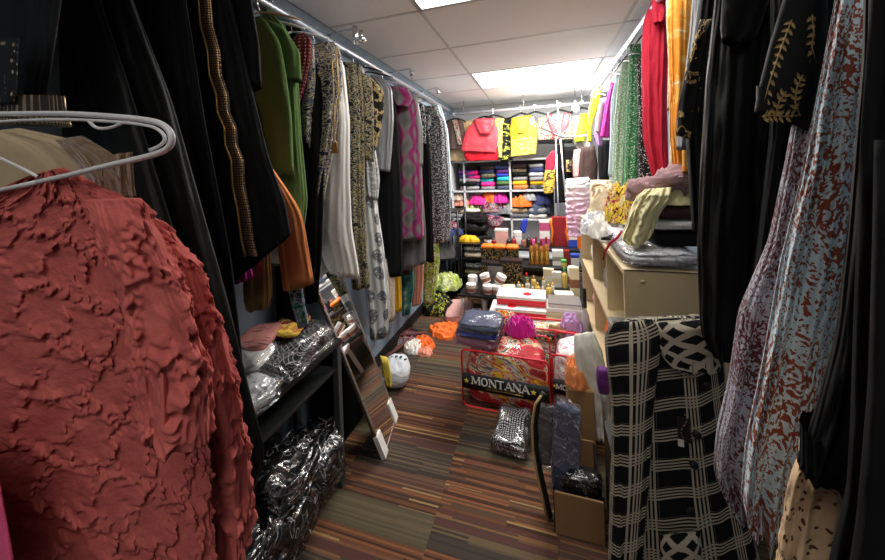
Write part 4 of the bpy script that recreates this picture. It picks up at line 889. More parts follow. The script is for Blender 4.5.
# front tier: white jars
JP = [(471.5, 3.10, 0, 'leftmost of the front row'), (488, 3.09, 0, 'second of the front row'), (497, 3.10, 0, 'rightmost of the front row'), (473, 3.2, .0, 'behind the leftmost jar'), (487, 3.16, .085, 'stacked on the second jar'), (499, 3.15, .09, 'tilted on top of the right jar')]
for k, (x, Y, up, w) in enumerate(JP):
    T = Matrix.Rotation([0, 0, 0, 0, -.3, .45][k], 3, 'Y'); hh = .085 if k != 3 else .13
    jar('white cream jar with a brown label, '+w, x, Y, .302, .047, hh, MATS['white_plastic'] if k < 3 else cw, cw, brl, T, group='white cream jars', up=up)
carton('small yellow and white carton right of the white jars', 508, 3.2, .302, .14, .08, .05, cc, None, cw, .2); carton('small white printed carton in front of the perfume bottles', 512, 3.1, .302, .15, .07, .06, cw, None, sgrey, -.1)
k = 0
for (x, Y, r, h, mt, cp, d) in [(523, 3.12, .022, .10, yglass, goldm, 'gold-capped yellow perfume bottle at the left of the bottles'), (528, 3.18, .024, .13, cglass, goldm, 'pale perfume bottle with a gold cap, tall'), (533, 3.1, .022, .09, yglass, cw, 'squat yellow perfume bottle with a white cap'),
        (538, 3.14, .025, .12, yglass, goldm, 'square yellow perfume bottle in the middle'), (543, 3.09, .022, .10, cglass, cw, 'small pale perfume bottle near the red boxes'), (549, 3.15, .024, .11, yglass, goldm, 'yellow perfume bottle at the right of the bottles'), (527, 3.3, .022, .15, solid('green_glass', (.04, .2, .06), .15, 0, .7), rc, 'green perfume bottle with a red cap'), (534, 3.3, .024, .13, yglass, goldm, 'yellow bottle in the second row of bottles'), (544, 3.28, .024, .13, cglass, goldm, 'pale bottle in the second row of bottles'), (519, 3.22, .02, .09, cglass, goldm, 'little pale bottle beside the white carton'), (553, 3.22, .022, .1, cglass, goldm, 'little pale bottle before the cream cartons')]:
    bottle(d, x, Y, .302, r, h, mt, cp, 'perfume bottles on the lower tier', square=k % 2 == 0); k += 1
carton('cream carton standing behind the perfume bottles', 549, 3.42, .302, .10, .05, .17, cc, None, cw); carton('white carton with pale print next to the cream carton', 557, 3.40, .302, .09, .05, .15, cw, None, cc); carton('tall cream carton with brown print at the right end', 575, 3.2, .302, .08, .06, .26, cc, None, brl)
carton('flat white carton lying in front of the tall cream carton', 564, 3.12, .302, .16, .10, .05, cw, None, None, .1); bottle('yellow-green lotion bottle with a green cap', 565, 3.38, .302, .025, .2, yglass, grn, name='lotion_bottle'); jar('white cream tub near the right end of the display', 573, 3.42, .302, .045, .2, cw, cw, brl, name='cream_tub')
carton('silver grey tin in the middle of the display', 496, 3.42, .302, .15, .1, .21, sgrey, bk, None, name='tin'); carton('black box with gold pattern left of the silver tin', 486, 3.45, .302, .08, .1, .21, blk_gold, bk)
carton('large black basket-like box with gold pattern right of the silver tin', 512, 3.45, .302, .22, .12, .24, blk_gold, bk, name='gift_box')
# middle tier
for k, x in enumerate((488, 500, 513)): carton(['orange-lidded gold pattern box, left of three', 'orange-lidded gold pattern box, middle of three', 'orange-lidded gold pattern box, right of three'][k], x, 3.70, .432, .13, .12, .15, blk_gold, None, None, 0, 'gift_box', 'orange-lidded boxes'); p = onz(x, 3.70, .432); m = M(); pad(m, (p.x, 3.70, .432+.175), (.14, .12, .05), 0, k, 2, .03); o = m.build('orange_sweets_bag', org, None, True, (['orange packet on the left gold pattern box', 'orange packet on the middle gold pattern box', 'orange packet on the right gold pattern box'][k], 'packet', 'orange packets'))
for k, (x, h) in enumerate([(532, .27), (537, .30), (542, .27), (547, .3)]): bottle(['tall amber bottle, first of four', 'tall amber bottle, second of four', 'tall amber bottle, third of four', 'tall amber bottle, last of four'][k], x, 3.68, .432, .026, h, amber, dkred, 'tall amber bottles', name='syrup_bottle', lab=goldm)
carton('white carton with grey pattern on the middle tier', 558, 3.7, .432, .11, .08, .16, cw, None, sgrey); carton('dark red carton on the middle tier', 567, 3.7, .432, .06, .08, .16, dkred); carton('white and blue carton at the right of the middle tier', 575, 3.7, .432, .08, .08, .12, cw, blu)
jar('green-lidded jar between the white and cream cartons', 564, 3.62, .432, .03, .08, yglass, grn)
# top tier
jar('small jar at the left of the top tier', 488, 4.0, .562, .05, .1, sgrey, bk, cw); jar('white-lidded jar near the pink carton', 518, 4.02, .562, .05, .16, cw, cw, None)
carton('pink and white carton with a dark picture on the top tier', 502, 4.0, .562, .15, .08, .19, pk, cw, None)
for k, (x, mt, h) in enumerate([(494, dkred, .09), (509, bk, .10), (514, dkred, .12), (524, brl, .11), (529, bk, .13), (534, mag, .12)]): bottle(['dark red flask beside the pink carton', 'black flask right of the pink carton', 'dark red flask under the white-lidded jar', 'brown flask in the middle of the top tier', 'black flask near the purple carton', 'magenta flask left of the purple carton'][k], x, 3.93, .562, .03, h, mt, sgrey, 'small flasks on the top tier', name='cosmetic_flask')
carton('tall purple and white carton on the top tier', 545, 4.0, .562, .11, .08, .30, mag, cw, cw); RB = carton('large dark red box with orange sides on the top tier', 560, 4.05, .562, .17, .1, .33, dkred, None, None, name='gift_box'); p = onz(560, 3.99, .562)
for s in (-1, 1):
    m = M(); m.tube([(p.x+s*.088, 3.99, .57), (p.x+s*.09, 3.985, .64), (p.x+s*.075, 3.985, .73), (p.x+s*.09, 3.985, .82), (p.x+s*.088, 3.99, .885)], .014, 8)
    m.build('orange_edge', org, RB)
carton('blue carton at the right of the top tier', 574, 4.0, .562, .12, .08, .08, blu, None, None); carton('white carton stacked on the blue one, far right', 574, 4.0, .644, .11, .08, .10, cw, blu, None); carton('orange carton standing at the right edge of the top tier', 580, 3.92, .562, .05, .05, .17, org)
# ------------------------------------------------------------------ low table with the red boxes
e = empty('low_table', (-.1, 2.85, 0), 'low white table holding the two red boxes and cartons', 'table')
TX0, TX1, TY0, TY1, TZ = -.47, .26, 2.62, 3.0, .29
M().box(((TX0+TX1)/2, (TY0+TY1)/2, TZ-.015), (TX1-TX0, TY1-TY0, .03), 0, .004).build('table_top', WH, e, False)
for x in (TX0+.03, TX1-.03):
    for y in (TY0+.03, TY1-.03): M().box((x, y, (TZ-.03)/2), (.03, .03, TZ-.03), 0, .002).build('leg', WH, e, False)
for k, (z, dy) in enumerate([(TZ, 0), (TZ+.072, .07)]):
    x0, x1 = onz(497, 2.74, z).x, onz(546, 2.74, z).x; c = Vector(((x0+x1)/2, 2.76+dy, z)); w = x1-x0
    e = empty('gift_box', c, ['flat red box with a white lid top, the lower of two', 'flat red box with a white lid top and red emblem, the upper of two'][k], 'box', 'red and white boxes')
    M().box(c+Vector((0, 0, .031)), (w, .2, .062), 0, .003).build('body', rc, e, False)
    M().box(c+Vector((0, 0, .066)), (w*1.01, .205, .008), 0, .002).build('lid', cw, e, False)
    M().lathe(c+Vector((-.07+.12*k, -.04 if k == 0 else -.02, .0695)), [(.001, 0), (.035, 0), (.033, .004), (.001, .0045)], 20).build('emblem', rc, e, 'auto')
    M().box(c+Vector((0, -.1015, .055)), (w, .002, .012)).build('white_edge', cw, e, False)
carton('white flat box on top of the cream box pile', 564, 2.78, TZ+.064, .26, .2, .03, cw, None, None); carton('cream flat box, middle of the pile right of the red boxes', 564, 2.78, TZ+.032, .27, .2, .03, cc, None, None); carton('cream flat box, bottom of the pile right of the red boxes', 564, 2.77, TZ, .28, .21, .03, cc, None, None)
carton('white flat box, topmost of the pile right of the red boxes', 564, 2.79, TZ+.096, .24, .18, .03, cw, sgrey, None)
bottle('tall white spray bottle standing by the bookcase corner', 587.5, 2.5, 0, .03, .62, MATS['white_plastic'], bk, name='spray_bottle')
# ------------------------------------------------------------------ comforter bags
LET = {'M': ([((0, 0), (.06, 1), .7), ((.06, 1), (.5, .1), 1.3), ((.5, .1), (.94, 1), .7), ((.94, 1), (1, 0), 1.3)], [(0, 0), (1, 0), (.03, 1), (.97, 1)], 1.05),
       'N': ([((.08, 0), (.08, 1), .6), ((.08, 1), (.88, 0), 1.5), ((.88, 0), (.88, 1), .6)], [(.08, 0), (.05, 1), (.88, 1)], .9),
       'T': ([((.45, 0), (.45, 1), 1.4), ((0, .97), (.9, .97), .6)], [(.45, 0)], .85), 'A': ([((.05, 0), (.45, 1), .6), ((.45, 1), (.88, 0), 1.5), ((.2, .33), (.7, .33), .5)], [(.05, 0), (.88, 0)], .88), 'O': (None, None, .9)}
def word(m, s, origin, ex, ez, ey, H, track=.16, th=.004):
    """serif capitals as solid strokes on the plane (ex, ez), raised along ey"""
    x = 0
    def bar(a, b, w):
        a = Vector(a); b = Vector(b); d = (b-a); L = d.length; d.normalize(); nn = Vector((-d.y, d.x))*w/2
        P = [a-nn, a+nn, b+nn, b-nn]; v = [origin+ex*(x+q.x*H)+ez*(q.y*H) for q in P]; v += [p+ey*th for p in v]
        m.add(v, [(0, 1, 2, 3), (7, 6, 5, 4), (0, 4, 5, 1), (1, 5, 6, 2), (2, 6, 7, 3), (3, 7, 4, 0)])
    for ch in s:
        st, se, adv = LET[ch]
        if ch == 'O':
            N_ = 24; v = []; 
            for i in range(N_):
                a = 2*PI*i/N_; o_ = Vector((.45+.46*math.cos(a), .5+.53*math.sin(a))); i_ = Vector((.45+.27*math.cos(a), .5+.45*math.sin(a)))
                for q in (o_, i_): v.append(origin+ex*(x+q.x*H)+ez*(q.y*H))
            b = len(v); v += [p+ey*th for p in v]; f = []
            for i in range(N_):
                j = (i+1) % N_; f += [(2*i, 2*i+1, 2*j+1, 2*j), (b+2*i, b+2*j, b+2*j+1, b+2*i+1), (2*i, 2*j, b+2*j, b+2*i), (2*i+1, b+2*i+1, b+2*j+1, 2*j+1)]
            m.add(v, f)
        else:
            for a, b, w in st: bar(a, b, .14*w)
            for q in se: bar((q[0]-.15, q[1]+(.03 if q[1] == 0 else -.03)), (q[0]+.15, q[1]+(.03 if q[1] == 0 else -.03)), .06)
        x += (adv+track)*H
    return x
comf = blobs('comforter_red_cream_print', [(0, (.45, .01, .02)), (.40, (.62, .02, .04)), (.45, (.75, .5, .3)), (.50, (.12, .11, .12)), (.53, (.7, .6, .42)), (.565, (.65, .02, .03)), (.60, (.8, .55, .03)), (.66, (.7, .1, .02))], 9, .12, .6, wscale=8)
comf2 = blobs('comforter_cream_brown_print', [(0, (.3, .15, .06)), (.4, (.78, .66, .45)), (.5, (.6, .35, .12)), (.56, (.8, .72, .55)), (.64, (.5, .06, .05))], 9, .12, .6, wscale=8)
comf3 = blobs('comforter_white_pink_print', [(0, (.5, .04, .15)), (.38, (.82, .78, .76)), (.55, (.75, .3, .4)), (.59, (.85, .82, .8))], 10, .12, .6, wscale=8)
starm = solid('star_yellow', (.8, .75, .08), .4)
def comforter(label, x0, x1, Y, dp, z0, h, mat, bz, bh, textH, group, rz=0, word_x=.12, seed=1):
    w = x1-x0; c = Vector(((x0+x1)/2, Y+dp/2, z0)); e = empty('comforter_bag', c, label, 'comforter bag', group)
    R = Matrix.Rotation(rz, 3, 'Z'); ex = R @ Vector((1, 0, 0)); ey = R @ Vector((0, -1, 0)); ez = Vector((0, 0, 1))
    m = M(); pad(m, c+Vector((0, 0, h/2)), (w*.97, dp*.95, h*.97), rz, seed, 2, .035, nx=60, ny=30, sq=.28); m.build('comforter', mat, e)
    m = M(); m.box(c+Vector((0, 0, h/2)), (w, dp, h), rz, .03); m.build('vinyl_cover', MATS['film'], e)
    t = M(); k = .03
    for s in (-1,):
        F = c-ey*0; pts = []
        for (a, b) in [(-1, -1), (1, -1), (1, 1), (-1, 1)]:
            cx_, cz_ = a*(w/2-k), h/2+b*(h/2-k)
            for q in range(5):
                an = {(-1, -1): PI, (1, -1): 1.5*PI, (1, 1): 0, (-1, 1): .5*PI}[(a, b)]+q/4*PI/2
                pts.append(c+ex*(cx_+k*math.cos(an))+ez*(cz_+k*math.sin(an))+ey*(dp/2-.004))
        t.tube(pts+[pts[0]], .006, 8); t.build('piping', rc, e)
        t = M(); t.tube([p-ey*(dp-.008) for p in pts+[pts[0]]], .006, 8)
    t.build('piping', rc, e)
    b = M(); rings = []
    for i in range(25):
        u = -w/2+w*i/24; q = ey*(dp/2+.003); rings.append([c+ex*u+q+ez*(bz), c+ex*u+q+ez*(bz+bh), c+ex*u+q+ez*(bz+bh)-ey*.003, c+ex*u+q+ez*bz-ey*.003])
    b.grid(rings); band = b.build('band', bk, e)
    tw = M(); word(tw, 'MONTANA', c+ex*(-w/2+word_x)+ey*(dp/2+.004)+ez*(bz+bh*.36), ex, ez, ey, textH); tw.build('lettering', cw, band, False)
    s = M()
    for u in (-w/2+word_x*.45, -w/2+word_x+textH*7.9):
        o = c+ex*u+ey*(dp/2+.004)+ez*(bz+bh*.5); v = [o+ey*.003]; 
        for i in range(10):
            a = PI/2+i*PI/5; rr = textH*(.42 if i % 2 == 0 else .17); v.append(o+ex*rr*math.cos(a)+ez*rr*math.sin(a))
        s.add(v, [(0, i+1, (i+1) % 10+1) for i in range(10)])
    s.build('star', starm, band, False)
    r = M().box(c+ey*(dp/2+.0045)+ez*(bz+bh*.18)+ex*0, (w*.42, .001, .006), rz); r.build('gold_rule', goldm, band, False)
    return e
comforter('large clear comforter bag with red floral print and wide black band, nearest on the carpet', -.525, 0, 2.0, .30, 0, .355, comf, .115, .098, .047, 'comforter bags', -.04, .065, 3)
comforter('comforter bag with cream and brown print standing behind the nearest one', -.30, .20, 2.36, .17, 0, .365, comf2, .285, .055, .032, 'comforter bags', 0, .06, 4)
comforter('comforter bag with white and pink print squeezed beside the bookcase', .03, .27, 2.04, .30, 0, .37, comf3, .14, .09, .028, 'comforter bags', -.1, .02, 5)
# decorations on the nearest bag: magenta fluff behind, packages on top
m = M(); p = onz(521, 2.3, .37); heap(m, (p.x, 2.30, .356), (.20, .16, .10), 0, 7, fold=.3, fk=17); m.build('feather_boa', cloth('magenta_feather', (.55, .01, .25), .95, sheen=.6), None, True, ('fluffy magenta boa heaped on the comforter bags', 'feather boa'))
p = onz(479, 2.14, .36)
for k, (mt, h, w, what) in enumerate([(cloth('mauve_pink_fleece', (.42, .16, .25), .8), .07, .29, 'mauve pink packaged garment, bottom of the pile on the comforter bag'), (bluev, .035, .29, 'royal blue packaged garment, middle of the pile on the comforter bag'), (slate, .065, .28, 'slate grey packaged garment, top of the pile on the comforter bag')]):
    z = .357+[0, .065, .095][k]; folded(what, mt, (p.x+.01*k, 2.14, z+h/2), (w, .26, h), -.12+.03*k, 70+k, 'packaged garments on the comforter bag', 'packaged_garment', MATS['film'], 'packaged clothes', rough=.08, res=(48, 24))
HP('red and cream printed cloth crumpled behind the blue packages', comf, 505, 2.44, .367, .18, .12, .06, 0, 81, cat='clothes', name='crumpled_garment')
HP('lilac grey plastic-wrapped cloth in front of the low table', lilac, 572, 2.45, .30, .16, .2, .14, 0, 82, cat='clothes', name='crumpled_garment')
# black and white dotted pack on the carpet
p = atz(513, 440, 0)
folded('black and white patterned packet lying on the carpet beside the comforter bag', dots('white_lattice_on_black', (.02, .02, .02), (.5, .5, .5), 75, .33, rnd=.15), (p.x, p.y+.02, .045), (.19, .30, .075), -.08, 90, None, 'packaged_garment', MATS['film_thick'], 'packaged clothes', rough=.12, res=(60, 30))
# box at the right with upright packs
x0, x1 = .0, .185; y0, y1 = 1.40, 1.66
e = empty('cardboard_box', (.1, 1.53, 0), 'open brown cardboard box with dark packets standing in it', 'box')
cb = MATS['card']
M().box(((x0+x1)/2, y0, .085), (x1-x0, .008, .17), 0, .001).build('front_panel', cb, e, False); M().box(((x0+x1)/2, y1, .1), (x1-x0, .008, .2), 0, .001).build('back_panel', cb, e, False)
for x in (x0, x1): M().box((x, (y0+y1)/2, .095), (.008, y1-y0, .19), 0, .001).build('side_panel', bk, e, False)
M().box(((x0+x1)/2, (y0+y1)/2, .004), (x1-x0, y1-y0, .008)).build('bottom', cb, e, False)
p = aty(549, 455, 1.52); folded('clear packet of slate grey cloth standing left in the cardboard box', greyk, (p.x, 1.56, .27), (.10, .04, .30), .2, 91, 'packets in the cardboard box', 'packaged_garment', MATS['film_thick'], 'packaged clothes', rough=.07, res=(60, 40), sq=.08)
p = aty(566, 450, 1.5); folded('clear packet of slate blue cloth leaning in the cardboard box', slate, (p.x, 1.50, .27), (.12, .045, .37), -.1, 92, 'packets in the cardboard box', 'packaged_garment', MATS['film_thick'], 'packaged clothes', rough=.07, tilt=(-.15, .07), res=(60, 40), sq=.08)
folded('black shiny plastic packet stuffed at the front of the cardboard box', black2, (.11, 1.47, .17), (.15, .10, .10), 0, 93, None, 'packaged_garment', MATS['film_dark'], 'packaged clothes', rough=.13, res=(40, 24))
e = empty('board', (-.05, 1.62, 0), 'curved dark board with a pale wooden edge leaning by the box', 'board')
pts = [aty(x, y, 1.42) for x, y in ((541, 396), (535, 405), (532, 425), (533, 450), (537, 475), (542, 497), (547, 520))]
M().tube([q+Vector((.012, .02, 0)) for q in pts], .012, 8).build('dark_back', bk, e); M().tube(pts, .005, 8).build('wooden_edge', solid('pale_wood', (.55, .38, .17), .5), e)
M().box((.145, 1.86, .19), (.12, .24, .38), 0, .004).build('cardboard_box', cb, None, False, ('tall closed cardboard box standing behind the open one', 'box'))
HP('rust orange cloth bundle on the tall cardboard box', orange, 577, 1.82, .382, .13, .2, .10, 0, 95, cat='clothes', name='crumpled_garment')
M().box((.235, 1.36, .21), (.05, .3, .42), 0, .004).build('storage_box', bk, None, False, ('narrow black box beside the patterned coat', 'box'))
garment('blouse', 'thin white garment hanging down the front of the wooden bookcase', 'blouse', ivory, [(574, 335, 594, 332), (574, 352, 602, 350), (578, 380, 608, 378), (585, 410, 611, 408), (592, 438, 610, 436)], 1.78, .03, .013, 6, ext=False, n=110)
m = M(); pad(m, tuple(aty(603, 380, 1.5)), (.05, .04, .11), 0, 5, 2, .04); m.build('sleep_mask', purple, None, True, ('small deep purple pouch hanging by the patterned coat', 'pouch'))

# ------------------------------------------------------------------ wooden bookcase at the right
BX0, BX1, BY0, BY1, BZT = .285, .62, 1.40, 2.90, 1.085
ply = MATS['ply']
e = empty('bookcase', ((BX0+BX1)/2, (BY0+BY1)/2, 0), 'pale plywood bookcase along the right side, its top heaped with clothes', 'bookcase')
for y in (BY0+.01, BY1-.01): M().box(((BX0+BX1)/2, y, BZT/2), (BX1-BX0, .02, BZT), 0, .002).build('side_panel', ply, e, False)
for y in (1.9, 2.4): M().box(((BX0+BX1)/2+.01, y, BZT/2), (BX1-BX0-.02, .018, BZT-.04), 0, .002).build('divider', ply, e, False)
for z in (.05, .38, .72, BZT-.01): M().box(((BX0+BX1)/2, (BY0+BY1)/2, z), (BX1-BX0-.001, BY1-BY0-.042 if z < 1 else BY1-BY0, .02), 0, .002).build('shelf_board', ply, e, False)
M().box((BX1-.004, (BY0+BY1)/2, BZT/2), (.008, BY1-BY0-.05, BZT-.05)).build('back_panel', ply, e, False)
m = M(); p = aty(643, 282, BY0-.003); m.lathe(p, [(.001, .003), (.008, .003), (.008, 0), (.001, 0)], 14, Matrix.Rotation(PI/2, 3, 'X')); m.build('screw_cap', solid('tan_cap', (.4, .3, .18), .5), e)
gb = 'things in the bookcase'
i = 0
for (y, z, w, d, h, mt, what, cat) in [(1.56, .73, .2, .24, .05, solid('flat_green', (.08, .2, .1), .5), 'dark green packet', 'packet'), (1.68, .73, .2, .2, .12, multi, 'bright printed bundle', 'clothes'), (1.62, .39, .24, .3, .2, lime, 'lime leaf-print bundle', 'clothes'), (1.62, .06, .24, .3, .2, black, 'black bundle', 'clothes'),
        (2.1, .73, .24, .3, .16, greym, 'grey wrapped bundle', 'clothes'), (2.1, .39, .24, .3, .18, orange2, 'rust orange bundle', 'clothes'), (2.1, .06, .24, .3, .2, comf3, 'white and pink bundle', 'clothes'), (2.62, .73, .24, .3, .18, ivory, 'ivory bundle', 'clothes'), (2.62, .39, .24, .3, .18, pinkc, 'soft pink bundle', 'clothes'), (2.62, .06, .24, .3, .2, navy, 'navy bundle', 'clothes')]:
    m = M(); pad(m, (.45, y, z+h/2), (w, d, h), 0, 100+i, 3, .08); m.build('folded_bundle', mt, None, True, ('%s on the %s shelf of the bookcase, %s bay' % (what, {7: 'upper', 3: 'middle', 0: 'bottom'}[int(z*10)], 'near' if y < 1.9 else 'middle' if y < 2.4 else 'far'), cat, gb)); i += 1
carton('small grey box on the upper bookcase shelf, near bay', 619, 1.56, .73, .07, .08, .09, sgrey); 
# things on the bookcase top
T0 = BZT
def onto(px, py, z): return atz(px, py, z)
folded('clear packet with white and silver cloth at the near end of the bookcase top', silver, (.43, 1.56, T0+.035), (.27, .28, .065), .05, 110, None, 'packaged_garment', MATS['film_thick'], 'packaged clothes', rough=.08, res=(50, 24))
folded('white packet with blue print behind the silver packet on the bookcase', blobs('white_blue_print', [(0, (.1, .08, .4)), (.36, (.75, .75, .78)), (.6, (.5, .5, .62))], 20), (.42, 1.78, T0+.045), (.25, .26, .085), 0, 111, None, 'packaged_garment', MATS['film'], 'packaged clothes', rough=.08, res=(50, 24))
folded('black folded cloth under the white wrap on the bookcase', black, (.52, 1.62, T0+.10), (.2, .22, .07), .1, 112, res=(40, 20))
folded('silver white wrapped cloth above the black folded cloth', white, (.51, 1.60, T0+.155), (.22, .2, .04), .1, 113, None, 'folded_garment', MATS['film'])
folded('dark brown knitted cloth under the lemon cloth', dbrown, (.53, 1.62, T0+.205), (.2, .2, .06), .0, 114, res=(40, 20), rough=.1)
p = aty(683, 210, 1.55); m = M(); heap(m, (.52, 1.6, T0+.235), (.17, .16, .07), .3, 115, fold=.25); m.build('crumpled_garment', cloth('lemon_light', (.82, .75, .4), .8), None, True, ('light lemon cloth under the dusty mauve scarf', 'clothes'))
garment('scarf', 'pale lemon yellow cloth draped over the packets on the bookcase', 'scarf', lemon, [(646, 189, 672, 187), (636, 196, 671, 198), (630, 210, 660, 214), (624, 228, 655, 228), (620, 238, 650, 238), (630, 244, 642, 245)], 1.52, .05, .017, 6, n=150, nr=60, ext=False, disp=lambda u, v: .010*noise.noise(Vector((u*22, v*22, 4)))-.014*abs(noise.noise(Vector((u*30+v*12, v*14, 9)))))
m = M(); rings = []
pts = [aty(x, y, Y) for x, y, Y in ((630, 196, 1.62), (634, 188, 1.6), (645, 184, 1.58), (658, 182, 1.56), (670, 178, 1.55), (682, 176, 1.55), (694, 178, 1.56), (702, 184, 1.58))]
rr_ = [.02, .035, .032, .034, .045, .058, .06, .05]; fine = []; fr_ = []
for i_ in range(len(pts)-1):
    for q_ in range(8): fine.append(pts[i_].lerp(pts[i_+1], q_/8)); fr_.append(rr_[i_]*(1-q_/8)+rr_[i_+1]*q_/8)
m.tube(fine+[pts[-1]], fr_+[rr_[-1]], 72)
m.v = [v+Vector((noise3(v, 22)*.016, 0, noise3(v+Vector((3, 3, 3)), 20)*.014-.035*abs(noise3(Vector((v.x*.5+v.y, v.y, v.z*1.6)), 38))+.012*abs(noise3(v, 90))))+Vector((0, 0, .004*math.sin(v.x*60+v.z*150))) for v in m.v]
o = m.build('scarf', mauve, None, True, ('dusty mauve scarf thrown over the pile on the bookcase', 'scarf'))
HP('cream and brown lacy cloth heaped at the far end of the bookcase', creamp, 610, 2.35, T0+.002, .24, .34, .26, 0, 121, cat='clothes', name='crumpled_garment', fold=.1)
HP('black and white striped papery cloth on the far bookcase top', silver, 603, 2.2, T0+.002, .26, .5, .10, 0, 122, cat='clothes', name='crumpled_garment', fold=.3)
HP('yellow and red flowered cloth on the bookcase, left of the lemon cloth', blobs('yellow_red_flowers', [(0, (.1, .02, .02)), (.4, (.75, .55, .06)), (.52, (.4, .03, .08)), (.58, (.8, .7, .3))], 22, .05), 623, 1.95, T0+.1, .16, .22, .18, 0, 123, cat='clothes', name='crumpled_garment', fold=.25)
HP('gathered white papery cloth beneath the yellow flowered cloth', ivory, 617, 2.0, T0+.002, .28, .3, .12, 0, 124, cat='clothes', name='crumpled_garment', fold=.3)
t = M().tube([aty(x, y, 1.62) for x, y in ((622, 231), (617, 238), (610, 243), (605, 252), (603, 260))], [.005, .006, .006, .005, .003], 10); t.build('ribbon', cloth('dark_red', (.35, .01, .02), .6), None, True, ('dark red ribbon hanging over the bookcase edge', 'ribbon'))
t = M().tube([aty(x, y, 1.75) for x, y in ((601, 239), (607, 238), (614, 235), (619, 234))], [.006, .012, .012, .005], 10); t.build('sunglasses_case', bk, None, True, ('small dark slim case on the bookcase edge', 'case'))
garment('scarf', 'beige brown patterned cloth hanging between the ruffled dress and bookcase', 'scarf', creamp, [(590, 180, 612, 180), (590, 200, 612, 200), (589, 216, 606, 216)], 3.3, .05, .014, 5, ext=False)

# ------------------------------------------------------------------ patterned coat
def make_plaid():
    n = N('black_cream_windowpane'); v = n.uv(); s = n.sep(v)
    def lines(c, per):
        a = n.math('FRACT', n.math('DIVIDE', c, per)); inb = n.math('LESS_THAN', a, .42)
        b = n.math('FRACT', n.math('MULTIPLY', a, 9.6)); return n.math('MULTIPLY', inb, n.math('LESS_THAN', b, .5))
    vv = n.math('MULTIPLY_ADD', s[0], -.25, s[1])
    k = n.math('MAXIMUM', lines(s[0], .066), lines(vv, .088))
    return n.pbr(n.mix(k, (.010, .010, .012), (.50, .44, .34)), .9, 0, .15, wrinkle(n, .6))
def make_lattice():
    n = N('black_cream_diamond_lattice'); v = n.warp(n.uv(1, 1), 6, .008); s = n.sep(v)
    a = n.math('FRACT', n.math('DIVIDE', n.math('ADD', s[0], s[1]), .046)); b = n.math('FRACT', n.math('DIVIDE', n.math('SUBTRACT', s[0], s[1]), .046))
    k = n.math('MAXIMUM', n.math('LESS_THAN', a, .36), n.math('LESS_THAN', b, .36))
    return n.pbr(n.mix(k, (.012, .012, .012), (.52, .46, .36)), .9, 0, .15, wrinkle(n, .6))
plaid = make_plaid(); lattm = make_lattice()
e = garment('coat', 'black and cream coat with window-check and diamond pattern, hung low on the right', 'coat', plaid,
    [(625, 318, 715, 316), (612, 345, 722, 345), (614, 400, 728, 400), (610, 480, 742, 480), (608, 560, 760, 560), (610, 600, 765, 600)], 1.16, .05, .008, 5, 201, n=120, nr=60, ext=False,
    parts=[dict(name='sleeve', mat=plaid, rows=[(612, 322, 652, 319), (604, 334, 662, 330), (606, 360, 660, 356), (611, 400, 654, 400), (612, 470, 650, 470), (609, 560, 642, 560)], Y=1.08, t=.03, amp=.007, n=60, nr=44),
           dict(name='yoke', mat=lattm, rows=[(655, 322, 722, 318), (656, 345, 724, 340), (668, 365, 722, 362), (690, 372, 720, 370)], Y=1.085, t=.02, amp=.006, n=60, nr=26, label='yoke with a cream diamond lattice'),
           dict(name='hem_band', mat=lattm, rows=[(660, 535, 700, 530), (660, 600, 706, 600)], Y=1.085, t=.02, amp=.005, n=60, nr=26, label='diamond lattice panel')])
for k, y in enumerate((385, 435, 465, 510)):
    p = aty([706, 697, 694, 690][k], y, 1.07); m = M().lathe(p, [(.001, .006), (.008, .006), (.011, .003), (.011, -.003), (.001, -.003)], 16, Matrix.Rotation(PI/2, 3, 'X')); m.build('button', bk, e)
t = empty('price_tag', aty(684, 452, 1.04), 'black swing tag with a white label hanging on the patterned coat', 'tag')
M().box(aty(684, 430, 1.045), (.030, .002, .068), -.05, .0005).build('card', solid('tag_black', (.02, .012, .012), .5), t, False)
M().box(aty(681, 443, 1.042), (.014, .001, .020), -.05).build('sticker', cw, t, False)
m = M()
for k in range(7): a = k*.9; m.tube([aty(684+3*math.sin(a), 414+k*3.6, 1.0425), aty(684+3*math.sin(a+.9), 416+k*3.6, 1.0425)], .0007, 5)
m.build('script_marks', solid('tag_red', (.6, .35, .3), .5), t)

# ------------------------------------------------------------------ black side table at the left with packages
e = empty('side_table', (-1.09, .85, 0), 'black metal and wood side table under the left rail, loaded with packets', 'table')
tx0, tx1, ty0, ty1, tz = -1.24, -.955, .30, 1.37, .70
tb = MATS['table_black']
M().box(((tx0+tx1)/2, (ty0+ty1)/2, tz-.0125), (tx1-tx0, ty1-ty0, .025), 0, .003).build('table_top', tb, e, False)
M().box(((tx0+tx1)/2, (ty0+ty1)/2, .565), (tx1-tx0-.03, ty1-ty0-.06, .018), 0, .003).build('shelf_board', tb, e, False)
M().box(((tx0+tx1)/2, (ty0+ty1)/2, .12), (tx1-tx0-.03, ty1-ty0-.06, .018), 0, .003).build('shelf_board', tb, e, False)
for x in (tx0+.02, tx1-.02):
    for y in (ty0+.02, ty1-.02): M().box((x, y, (tz-.025)/2), (.03, .03, tz-.025), 0, .002).build('leg', MATS['leg_grey'], e, False)
quilt = squig('quilt_black', (.02, .02, .022), (.03, .03, .03), 30, .02); 
def make_quilt():
    n = N('black_white_diamond_net'); s = n.sep(n.warp(n.uv(), 8, .01))
    a = n.math('FRACT', n.math('DIVIDE', n.math('ADD', s[0], s[1]), .022)); b = n.math('FRACT', n.math('DIVIDE', n.math('SUBTRACT', s[0], s[1]), .022))
    k = n.math('MAXIMUM', n.math('LESS_THAN', a, .14), n.math('LESS_THAN', b, .14)); k = n.math('MULTIPLY', k, n.math('GREATER_THAN', n.noise(n.uv(), 7, 1), .42))
    return n.pbr(n.mix(k, (.018, .018, .02), (.42, .42, .42)), .5, 0, .4, wrinkle(n))
